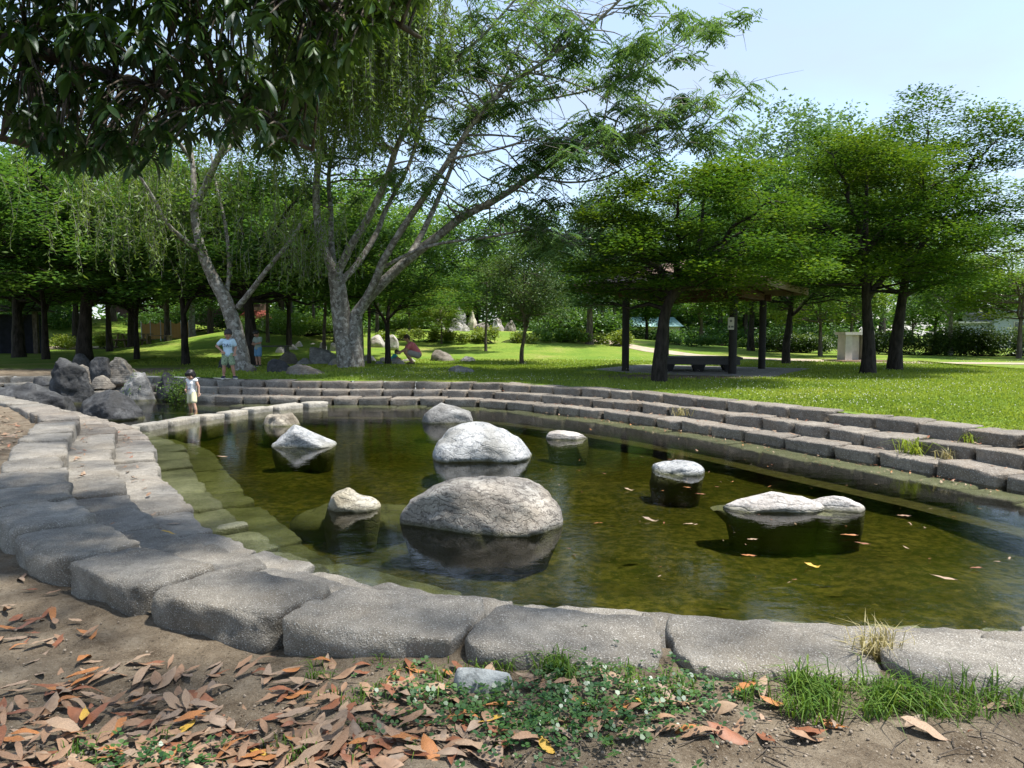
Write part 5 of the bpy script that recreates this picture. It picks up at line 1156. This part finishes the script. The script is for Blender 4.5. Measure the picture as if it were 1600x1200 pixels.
# boy with hand on hip at the far wall
yb = 17.85; xb = xat(357, yb)
M_bt = cloth('light_blue_tee', (.46, .62, .72), .05); t = NT('patterned_green_cotton'); v = t.vec(); t.pbsdf(t.ramp(t.noise(v, 26, 3), [(.42, (.17, .24, .15)), (.52, (.30, .38, .24)), (.6, (.10, .14, .09))]), .9); M_bs = t.m
root, q = person('boy in light blue lettered t-shirt and green shorts, hand on hip', (xb, yb, G(xb, yb)+.01), .22, 1.2,
    stand(elR=(-.215, .03, .66), wrR=(-.105, -.06, .565), elL=(.15, .03, .63), wrL=(.135, -.045, .52), knL=(.085, -.02, .265), anL=(.115, .0, .05), toL=(.16, -.07, .03), knR=(-.075, -.01, .265), anR=(-.09, .01, .05), toR=(-.10, -.085, .03), head=(.02, -.045, .885), hr=.09),
    M_bt, M_bs, M_skin_t, M_hair, 'short', cloth('navy_canvas', (.03, .035, .06)), .25, .6, True, ((0, -1, 0), (.6, 0, -1)))
fc = bpy.data.curves.new('shirt_lettering', 'FONT'); fc.body = 'DAL'; fc.size = .11; fc.extrude = .006; fc.align_x = 'CENTER'; fc.space_character = 1.15
_t = bpy.data.objects.new('tmp_text', fc); COL.objects.link(_t); bpy.context.view_layer.update(); _m = bpy.data.meshes.new_from_object(_t.evaluated_get(bpy.context.evaluated_depsgraph_get())); bpy.data.objects.remove(_t); tx = link('shirt_lettering', _m); tx.parent = root; tx.location = (0, -.122, .775); tx.rotation_euler = (math.pi/2, 0, 0); _m.materials.clear(); _m.materials.append(cloth('navy_print', (.09, .12, .17)))
# child standing by the dark trunk
yc = 22.4; xc = xat(404, yc)
person('child in grey-green t-shirt and blue shorts beside the dark maple trunk', (xc, yc, G(xc, yc)+.01), -.5, 1.12,
    stand(elR=(-.135, -.04, .64), wrR=(-.05, -.13, .62), elL=(.135, -.04, .64), wrL=(.06, -.13, .62), head=(0, -.05, .88), hr=.088), cloth('grey_green_tee', (.26, .31, .27)), cloth('blue_denim', (.12, .24, .38)), M_skin_t, M_hair, 'short', cloth('dark_shoe', (.05, .04, .04)), 0, .7, True)
# adult crouching
ya = 25.6; xa = xat(649, ya)
CR = dict(pelvis=(0, .05, .20), waist=(0, .02, .27), chest=(0, -.07, .375), neck=(0, -.125, .465), head=(0, -.17, .53), shL=(.105, -.09, .43), elL=(.13, -.20, .31), wrL=(.09, -.29, .27), shR=(-.105, -.09, .43), elR=(-.13, -.20, .31), wrR=(-.09, -.29, .27),
          hipL=(.055, .04, .20), knL=(.085, -.19, .265), anL=(.075, -.06, .045), toL=(.085, -.15, .025), hipR=(-.055, .04, .20), knR=(-.085, -.19, .255), anR=(-.075, -.06, .045), toR=(-.085, -.15, .025), hr=.066)
person('adult in pink t-shirt crouching on the lawn beside the brown boulder', (xa, ya, G(xa, ya)), -math.pi/2+.25, 1.70, CR, cloth('pink_tee', (.68, .20, .25)), cloth('grey_shorts', (.33, .31, .31)), M_skin, M_brownhair, 'short', cloth('brown_shoe', (.12, .08, .06)), 0, .6, True, vox=.01)
# small child half hidden by the forked maple
yk = 26.2; xk = xat(614, yk)
person('small child in teal shirt half hidden behind the forked maple trunk', (xk, yk, G(xk, yk)-.02), math.pi/2, .82, dict(CR, hr=.10), cloth('teal_tee', (.08, .42, .42)), cloth('child_grey_shorts', (.3, .3, .32)), M_skin, M_brownhair, 'short', None, 0, .3, True)
# ------------------------------------------------------------------ grass, weeds, clover, litter
r = np.random.default_rng(404)
L_gr = m_leaf('grass_blade', (.15, .225, .03), (.24, .32, .045), (.37, .43, .075), .5, .03)
L_dry = m_leaf('dry_grass_blade', (.24, .20, .10), (.34, .29, .15), (.45, .40, .22), .3, .04)
L_clo = m_leaf('clover_leaf', (.022, .075, .018), (.045, .115, .026), (.08, .16, .035), .35, .08)
def blade_tris(P, h, r, lean=.45, w=.0055, seg=2):
    n = len(P); a = r.uniform(0, 2*np.pi, n); D = np.stack([np.cos(a), np.sin(a), 0*a], 1); S = np.stack([-np.sin(a), np.cos(a), 0*a], 1); h = np.broadcast_to(h, (n,))*r.uniform(.6, 1.4, n); l = lean*r.uniform(.2, 1.6, n); W = (w*r.uniform(.7, 1.5, n))[:, None]
    m = P+D*(h*l*.3)[:, None]+np.array([0, 0, 1.])*(h*.62)[:, None]; t_ = P+D*(h*l)[:, None]+np.array([0, 0, 1.])*(h*np.maximum(.25, 1-.5*l))[:, None]
    V = np.stack([P-S*W, P+S*W, m+S*W*.8, m-S*W*.8, t_], 1).reshape(-1, 3); i = np.arange(n)*5
    return V, [np.stack([i, i+1, i+2, i+3], 1), np.stack([i+3, i+2, i+4], 1)]
# lawn beyond the far and right walls
def on_lawn(X, Y):
    return beyond(X, Y, .20)
n = 225000; Y = 7.0+(r.uniform(size=n)**1.25)*22; X = r.uniform(-.75, .75, n)*Y*1.0; X = np.clip(X, -14, 16)
k = (np.abs(X) < Y*.73+.5) & ((Y > 12) | (X > 3)); X, Y = X[k], Y[k]; ok = on_lawn(X, Y)
sl_ = np.maximum(gauss(X, Y, 4.3, 19.4, 3.0, 1.4), sstep(-8, -11, X)*(Y < 25)); lx = (X-PC[0])*e1[0]+(Y-PC[1])*e1[1]; ly = (X-PC[0])*e2[0]+(Y-PC[1])*e2[1]
ok &= (r.uniform(size=len(X)) > sl_*1.15) & ~((np.abs(lx) < HW+1.3) & (np.abs(ly) < HD+1.1)); X, Y = X[ok], Y[ok]
Z = gh(X, Y); V, F = blade_tris(np.column_stack([X, Y, Z]), .032+.0016*np.clip(Y-8, 0, 15), r, .6, .005+.0002*Y.mean())
ti = np.clip(.45+.35*noise3(np.column_stack([X*.5, Y*.5, X*0]), 8)+r.normal(0, .16, len(X)), 0, 1)
tag(link('lawn_grass', mesh('lawn_grass', V, F, {'tint': np.repeat(ti, 5)}, False), L_gr), 'short sunny lawn grass beyond the pond wall', 'grass', kind='stuff'); print('blades', len(X))
# white clover heads in the lawn
n = 5200; Y = 8+r.uniform(size=n)**1.1*22; X = r.uniform(-.3, .75, n)*Y; ok = on_lawn(X, Y) & (X > -4) & (noise3(np.column_stack([X*.35, Y*.35, X*0]), 31)+r.normal(0, .3, n) > .05) & ((Y > 12) | (X > 3)) & (gauss(X, Y, 4.3, 19.4, 3., 1.4) < .4)
X, Y = X[ok], Y[ok]; V0, F0 = ico(1); V0 = V0*np.array([.008, .008, .008]); n = len(X); Vc = (V0[None]+np.column_stack([X, Y, gh(X, Y)+.055+r.uniform(0, .03, n)])[:, None]).reshape(-1, 3); Fc = (F0[None]+np.arange(n)[:, None, None]*len(V0)).reshape(-1, 3)
tag(link('clover_flowers', mesh('clover_flowers', Vc, Fc), m_simple('white_clover', (.62, .62, .52), .9, .1, 9, .0, 40)), 'white clover flower heads scattered through the lawn', 'flowers', kind='stuff')
# near bank: grass tufts among the soil
def bank(n, umin, umax, vmin, vmax):
    u = r.uniform(umin, umax, n); v = r.uniform(vmin, vmax, n); P = np.array([at(a, b, .325) for a, b in zip(u, v)])
    return P
tufts = []
for (umin, umax, vmin, vmax, n, nb, h) in ((480, 700, 1010, 1110, 30, 12, .045), (660, 1020, 1020, 1110, 40, 13, .05), (960, 1380, 1030, 1150, 60, 15, .07), (1240, 1600, 1050, 1170, 120, 19, .095), (820, 1600, 1040, 1085, 110, 18, .10), (100, 480, 1130, 1200, 9, 12, .045), (560, 1000, 1110, 1200, 24, 11, .04)):
    for c in bank(n, umin, umax, vmin, vmax): tufts.append((c, nb, h))
P, hh = [], []
for c, nb, h in tufts:
    m_ = r.integers(nb//2, nb+4); P.append(c+np.column_stack([r.normal(0, .022, m_), r.normal(0, .018, m_), np.zeros(m_)])); hh += [h*r.uniform(.6, 1.3)]*m_
P = np.concatenate(P); P[:, 2] = gh(P[:, 0], P[:, 1])-.004; ok = (rimdist(P) > .455) & ~inside(P); P = P[ok]; hh = np.array(hh)[ok]
V, F = blade_tris(P, hh, r, .95, .0021); dry_ = r.uniform(size=len(P)) < .06
tag(link('bank_grass', mesh('bank_grass', V, F, {'tint': np.repeat(np.clip(r.normal(.45, .25, len(P)), 0, 1), 5)}, False), m_leaf('bank_grass_blade', (.055, .12, .018), (.10, .185, .026), (.19, .27, .05), .4, .04)), 'sparse fresh grass growing along the near bank', 'grass', kind='stuff')
# clover patch on the near bank
n = 900; u = np.concatenate([r.normal(880, 95, 500), r.normal(700, 60, 200), r.normal(230, 60, 80), r.normal(1080, 60, 120)]); v = np.concatenate([r.normal(1145, 38, 500), r.normal(1110, 30, 200), r.normal(1180, 14, 80), r.normal(1130, 30, 120)])
hide = (u > 680) & (u < 830) & (v < 1100); u[hide] += 150
C = np.array([at(a, b, .34) for a, b in zip(u, v)]); C[:, 2] = gh(C[:, 0], C[:, 1])+r.uniform(.012, .045, n); Vs, Fs, o_ = [], [], 0
a0 = r.uniform(0, 2*np.pi, n); rad_ = r.uniform(.007, .012, n); N_ = r.normal(0, .3, (n, 2))
for j in range(3):
    a = a0+j*2.094; d = np.stack([np.cos(a), np.sin(a)], 1); s_ = np.stack([-np.sin(a), np.cos(a)], 1); pts = []
    for (x, y_) in ((.15, 0), (.7, .62), (1.35, .62), (1.5, 0), (1.35, -.62), (.7, -.62)):
        q_ = d*x+s_*y_; pts.append(C+np.column_stack([q_*rad_[:, None], np.sum(q_*N_, 1)*rad_+.002*x]))
    Vs.append(np.stack(pts, 1).reshape(-1, 3)); b_ = np.arange(n)*6+o_; Fs.append(np.stack([b_, b_+1, b_+2, b_+3], 1)); Fs.append(np.stack([b_, b_+3, b_+4, b_+5], 1)); o_ += n*6
tag(link('clover_patch', mesh('clover_patch', np.concatenate(Vs), np.concatenate(Fs), {'tint': np.tile(np.repeat(r.uniform(0, 1, n), 6), 3)}, False), L_clo), 'patch of dark green clover on the near bank', 'clover', kind='stuff')
# single weeds in the stone joints
def tuft(label, x, y, z, n, h, lean, mat, seed, w=.003, spread=.03, cat='grass tuft'):
    r = np.random.default_rng(seed); P = np.column_stack([r.normal(0, spread, n), r.normal(0, spread, n), np.zeros(n)]); V, F = blade_tris(P, h, r, lean, w)
    return tag(link('grass_tuft', mesh('grass_tuft', V, F, {'tint': np.repeat(np.clip(r.normal(.6, .2, n), 0, 1), 5)}, False), mat, None, (x, y, z)), label, cat)
for i, (u, v, z, n, h, ln, mt, lb) in enumerate([(1425, 708, .15, 60, .22, 1.1, L_gr, 'largest bright grass tuft on the right-hand lower step'), (1375, 1040, .38, 150, .16, .7, L_dry, 'dry straw-coloured grass tuft in the joint of the front right stones'), (1000, 1010, .36, 70, .06, .9, L_gr, 'green weed tuft in the joint between the two middle front stones'),
    (1065, 648, .30, 40, .14, .8, L_dry, 'thin dry tuft on the middle step below the maple'), (1090, 652, .15, 50, .07, .8, L_gr, 'low green tuft on the bottom step below the maple'), (1130, 656, .15, 50, .07, 1.0, L_gr, 'leafy weed on the bottom step left of the small pale rock'), (1160, 633, .30, 40, .10, .8, L_gr, 'weed in the top joint below the pavilion'),
    (1385, 668, .30, 46, .11, .8, L_gr, 'grass tuft on the middle step above the big one'), (1518, 690, .30, 50, .12, .8, L_gr, 'grass tuft in the top joint at far right'), (1480, 716, .15, 40, .12, .8, L_dry, 'sparse dry tuft right of the big one'), (995, 618, .30, 50, .08, .8, L_gr, 'leafy weed in the far wall under the maple trunk'), (1310, 668, .16, 40, .09, .8, L_dry, 'straw tuft on the lower step in mid right'), (1248, 640, .30, 40, .09, .8, L_gr, 'weed beside a top joint in mid right'), (1415, 646, .45, 50, .14, .6, L_gr, 'upright weed on the lawn edge above the right wall')]):
    p = at(u, v, z); tuft(lb, p[0], p[1], z-.01, n, h, ln, mt, 500+i, .0022 if v > 900 else .006, .035 if v > 900 else .06)
# the evergreen's fallen leaves
M_fl = []
for nm, c in (('tan_dead_leaf', (.31, .19, .115)), ('orange_dead_leaf', (.42, .175, .06)), ('russet_dead_leaf', (.25, .10, .05)), ('pale_dead_leaf', (.36, .25, .165)), ('yellow_dead_leaf', (.58, .36, .06)), ('grey_brown_dead_leaf', (.29, .21, .15))):
    t = NT(nm); v = t.vec(); c = np.array(c); cc = t.ramp(t.noise(v, 30, 5), [(.3, tuple(c*.62)), (.62, tuple(c)), (.8, tuple(np.minimum(c*1.2, 1)))])
    cc = t.mix(t.ramp(t.noise(v, 140, 3), [(.6, 0.), (.72, .55)]), cc, tuple(c*.35)); t.pbsdf(cc, .55, t.bump(t.noise(v, 70, 3), .3, .003), .35); M_fl.append(t.m)
FLM = []
for i in range(8):
    v_, f_, k_ = blades(np.zeros((1, 3)), np.array([[0, 1., 0]]), np.array([[0, 0, 1.]]), np.array([1.]), r, r.uniform(.24, .46), r.uniform(-.2, .22), 7, r.uniform(-.6, .6))
    v_ = v_+.03*np.column_stack([noise3(v_*6+i*9, 51), noise3(v_*6+i*9, 52), 1.6*noise3(v_*5+i*9, 53)])
    v_[:, 1] -= .5; v_[:, 2] += .10*np.sin(v_[:, 1]*3+i)*(i % 3)+.05*v_[:, 0]*(i % 2); v_ = np.column_stack([v_[:, 0]*np.cos(.9*v_[:, 1]*(i % 3-1))-0, v_[:, 1], v_[:, 2]+.25*v_[:, 0]*v_[:, 1]*(i % 3-1)*2])
    sp = MB(); sp.add(v_, f_); sp.tube([[0, -.5, v_[1, 2]], [0, -.62, v_[1, 2]+.01]], [.012, .008], 4, False); FLM.append((np.concatenate(sp.V), [np.concatenate(x) for x in sp.F.values() if x]))
LFM = {}
def leafobj(name, x, y, z, L, mi, ci, a, tilt, label, group, roll=0):
    if (mi, ci) not in LFM: me = mesh('fallen_leaf', FLM[mi][0], FLM[mi][1]); me.materials.append(M_fl[ci]); LFM[(mi, ci)] = me
    o = link(name, LFM[(mi, ci)], None, None, (x, y, z)); o.scale = (L, L, L); o.rotation_euler = (tilt, roll, a); return tag(o, label, 'leaf', group)
LBL = ['tan dead leaf lying in the litter on the near bank', 'orange dead leaf lying in the litter on the near bank', 'russet dead leaf lying in the litter on the near bank', 'pale dead leaf lying in the litter on the near bank', 'yellow fallen leaf lying in the litter on the near bank', 'grey-brown dead leaf lying in the litter on the near bank']
lay = []
def scatter(n, fu, fv, lim=None):
    c = 0
    while c < n:
        u, v = fu(), fv()
        if not (-30 < u < 1630 and 880 < v < 1235): continue
        p = at(u, v, .325)
        if inside(p[None])[0] or rimdist(p[None])[0] < .50: continue
        lay.append((p[0], p[1], u, v)); c += 1
scatter(140, lambda: r.uniform(-20, 560), lambda: 1215-abs(r.normal(0, 75)))
scatter(70, lambda: r.uniform(-20, 330), lambda: r.normal(1105, 42))
scatter(28, lambda: abs(r.normal(0, 70)), lambda: r.normal(960, 45))
scatter(150, lambda: r.normal(740, 200), lambda: 1210-abs(r.normal(0, 80)))
scatter(24, lambda: r.uniform(900, 1600), lambda: 1200-abs(r.normal(0, 55)))
scatter(60, lambda: r.uniform(120, 720), lambda: r.normal(1060, 35))
lay.sort(key=lambda t_: -t_[3]); r.shuffle(lay); lay = [tuple(q_) for q_ in lay]; ind, rest = lay[:275], lay[275:]
placed = []
def pile(x, y):
    c = sum(1 for q_ in placed if (q_[0]-x)**2+(q_[1]-y)**2 < .05**2); placed.append((x, y)); return min(c, 5)*.007
for x, y, u, v in ind:
    ci = int(r.choice(6, p=[.42, .13, .10, .17, .02, .16])); z = G(x, y)+.012+pile(x, y)
    L_ = r.uniform(.065, .125); zn_ = ('below the leftmost front stone' if u < 170 and v < 1060 else 'in the bottom left corner' if u < 260 and v > 1130 else 'on the left soil' if u < 340 else 'along the bottom edge left of the clover' if u < 600 and v > 1120 else 'under the second front stone' if u < 600 else 'left of the grey cobble' if u < 712 and v < 1110 else 'around the grey cobble' if u < 830 and v < 1130 else 'among the clover' if u < 960 else 'in the grass under the third front stone' if u < 1240 else 'on bare soil at the lower right')
    lb_ = f"{'small' if L_ < .088 else 'large' if L_ > .115 else 'medium'} {['tan', 'orange', 'russet', 'pale', 'yellow', 'grey-brown'][ci]} dead leaf {zn_}"
    leafobj('fallen_leaf', x, y, z, L_, int(r.integers(8)), ci, r.uniform(0, 6.28), r.normal(0, .09), lb_, 'leaf litter on the near bank', r.normal(0, .12))
def merged(name, pts, zf, smin, smax, label, cat, cols, tilt=.2):
    for ci in cols:
        mb = MB()
        for x, y in [p for j, p in enumerate(pts) if cols[j % len(cols)] == ci]:
            V, F = FLM[int(r.integers(8))]; L = r.uniform(smin, smax); a = r.uniform(0, 6.28); b = r.normal(0, tilt)
            Rm = rz(a)@np.array([[math.cos(b), 0, math.sin(b)], [0, 1, 0], [-math.sin(b), 0, math.cos(b)]]); mb.add((V*L)@Rm.T+[x, y, zf(x, y)], F)
        if mb.n: yield link(name, mb.mesh(name, True, False), M_fl[ci])
def stuff(name, pts, zf, smin, smax, label, cat, cols, tilt=.2):
    """many small leaves as one object with several materials"""
    V, F, MI, o_ = [], {3: [], 4: []}, {3: [], 4: []}, 0
    for j, (x, y) in enumerate(pts):
        v_, f_ = FLM[int(r.integers(8))]; L = r.uniform(smin, smax); a = r.uniform(0, 6.28); b = r.normal(0, tilt); ci = int(r.integers(len(cols)))
        Rm = rz(a)@np.array([[math.cos(b), 0, math.sin(b)], [0, 1, 0], [-math.sin(b), 0, math.cos(b)]]); V.append((v_*L)@Rm.T+[x, y, zf(x, y)])
        for f in f_: F[f.shape[1]].append(f+o_); MI[f.shape[1]].append(np.full(len(f), ci))
        o_ += len(v_)
    ks = [k_ for k_ in (3, 4) if F[k_]]; me = mesh(name, np.concatenate(V), [np.concatenate(F[k_]) for k_ in ks])
    for ci in cols: me.materials.append(M_fl[ci])
    me.polygons.foreach_set('material_index', np.concatenate([np.concatenate(MI[k_]) for k_ in ks]).astype(np.int32)); o = link(name, me); return tag(o, label, cat, kind='stuff')
pts = [(x, y) for x, y, u, v in rest]
for _ in range(260):
    u, v = r.uniform(-30, 800), 1235-abs(r.normal(0, 60)); p = at(u, v, .325)
    if rimdist(p[None])[0] > .5: pts.append((p[0], p[1]))
for _ in range(420):          # drift behind the left rim
    s_ = r.uniform(0, LT); p = rim(np.array([s_]), np.array([-.6-abs(r.normal(0, .35))]))[0]
    if p[0] < -3 and 5 < p[1] < 13: pts.append((p[0], p[1]))
for _ in range(900):
    p = np.array([r.uniform(-9, -4.4), r.uniform(6.5, 12)])
    if not inside(p[None])[0] and rimdist(p[None])[0] > .6: pts.append((p[0], p[1]))
stuff('leaf_litter', pts, lambda x, y: G(x, y)+.008, .06, .12, 'mixed small dead leaves covering the soil', 'leaf litter', [0, 3, 5, 0, 2])
# twigs in the soil
mb = MB()
for _ in range(150):
    u, v = r.uniform(-20, 1620), 1230-abs(r.normal(0, 70)); p = at(u, v, .325)
    if rimdist(p[None])[0] < .6: continue
    a = r.uniform(0, 6.28); L = r.uniform(.04, .13); z = G(p[0], p[1])+.006; d = np.array([math.cos(a), math.sin(a), 0])*L; mb.tube([[p[0], p[1], z], np.array([p[0], p[1], z+.006])+d*.5+r.normal(0, .006, 3), np.array([p[0], p[1], z])+d], [.002, .0017, .001], 4, False)
tag(link('twigs', mb.mesh('twigs', True, False), M_bk_mid), 'thin dry twigs scattered on the near soil', 'twigs', kind='stuff')
# a few named leaves
p = at(262, 836, .30); leafobj('fallen_leaf', p[0], p[1], .312, .085, 1, 4, 1.9, .1, 'single yellow leaf lying on the middle step at left', None)
p = at(640, 1050, .36); leafobj('fallen_leaf', p[0], p[1], .37, .15, 2, 2, .4, .5, 'large curled russet leaf left of the grey cobble', None, .5)
p = at(690, 1100, .35); leafobj('fallen_leaf', p[0], p[1], .37, .16, 5, 0, 2.7, .9, 'big tan leaf standing on edge left of the grey cobble', None, .7)
for i, (u, v) in enumerate(((300, 735), (318, 742), (352, 760), (330, 720), (300, 790), (350, 806))[:4]):
    p = at(110-20+i*6, 690+i*14, .30); leafobj('fallen_leaf', p[0]+.12, p[1], .312, .10, i, [0, 3, 0, 3][i], 1+i, .1, ['tan dead leaf farthest along the left middle step', 'pale dead leaf second along the left middle step', 'tan dead leaf third along the left middle step', 'pale dead leaf nearest along the left middle step'][i], None)
# floating leaves
FL = [(1325, 838, 1, 'large orange leaf floating right of the dark slab'), (1345, 850, 2, 'russet leaf floating below the large orange one'), (1168, 868, 1, 'orange leaf floating in mid pond at right'), (1268, 884, 4, 'pale yellow leaf floating at right'), (1524, 889, 2, 'russet leaf floating near the right sky reflection'), (1472, 904, 3, 'long pale leaf floating left of the sky reflection'), (1174, 843, 3, 'whitish leaf floating below the dark slab'), (982, 765, 3, 'pale leaf floating left of the small pale rock'), (1092, 773, 2, 'russet leaf floating right below the small pale rock'), (1072, 762, 1, 'orange leaf floating under the small pale rock'), (1410, 806, 0, 'tan leaf floating right of the dark slab'), (1015, 812, 5, 'brown leaf floating in the middle of the pond'), (1075, 820, 3, 'small pale leaf floating in the middle of the pond'), (345, 714, 3, 'pale twig-like leaf floating near the weir')]
for i, (u, v, ci, lb) in enumerate(FL):
    p = at(u, v, .006); leafobj('floating_leaf', p[0], p[1], .008, r.uniform(.09, .15), [0, 3, 6, 7][i % 4], ci, r.uniform(1.2, 2.0), 0, lb, None)
pts = []
for _ in range(1500):
    s_ = r.uniform(0, LT); n_ = .86+abs(r.normal(0, .24)); p = rim(np.array([s_]), np.array([n_]))[0]
    if p[0] > .5 and 5.5 < p[1] < 16: pts.append((p[0], p[1]))
for _ in range(150): 
    p = at(r.uniform(850, 1600), 660+abs(r.normal(0, 110)), 0)
    if inside(p[None])[0] and rimdist(p[None])[0] > .9: pts.append((p[0], p[1]))
stuff('floating_debris', pts, lambda x, y: .004, .015, .06, 'small floating leaf scraps gathered along the right side', 'leaf scraps', [0, 1, 3, 3, 2], .05)
# debris on the far treads
pts = []
for _ in range(700):
    s_ = r.uniform(0, LT); b = int(r.integers(2)); n_ = [.08, .50][b]+abs(r.normal(0, .06)); p = rim(np.array([s_]), np.array([n_]))[0]
    if p[1] > 6 or p[0] < -2.2: pts.append((p[0], p[1], [.30, .15][b]))
zz = {(a, b): c for a, b, c in pts}
stuff('step_litter', [(a, b) for a, b, c in pts], lambda x, y: zz[(x, y)]+.008, .03, .09, 'dry leaf scraps caught on the steps', 'leaf scraps', [0, 2, 3, 5], .15)
# cobble
o = rock('cobble', 'smooth blue-grey cobble lying in the near bank grass', 704, 804, 1090, 1036, m_rock('blue_grey_cobble', (.20, .22, .22), (.29, .31, .31), (.36, .38, .37), .05, 3, (.2, .2, .2), 4), .368, [.7, .95, 1, .92, .85, .7, .5], .6, 41, 4, .02, 0, .4, cuts=2)

# crumbs and grit on the soil
n = 1900; u = r.uniform(-30, 1630, n); v = 1235-np.abs(r.normal(0, 110, n)); P = np.array([at(a, b, .33) for a, b in zip(u, v)]); P = P[beyond(P[:, 0], P[:, 1], .28) & (P[:, 1] < 4.5)]; n = len(P)
P[:, 2] = gh(P[:, 0], P[:, 1])+.004; V0, F0 = ico(1); sc3 = (r.uniform(.0015, .006, n)**1.0)[:, None, None]*r.uniform(.6, 1.3, (n, 1, 3)); V = (V0[None]*sc3+P[:, None]).reshape(-1, 3)
tag(link('soil_grit', mesh('soil_grit', V, (F0[None]+np.arange(n)[:, None, None]*len(V0)).reshape(-1, 3)), m_simple('grit', (.24, .20, .155), .95, .5, 60, .2, 90)), 'fine soil crumbs and grit on the near bank', 'grit', kind='stuff')
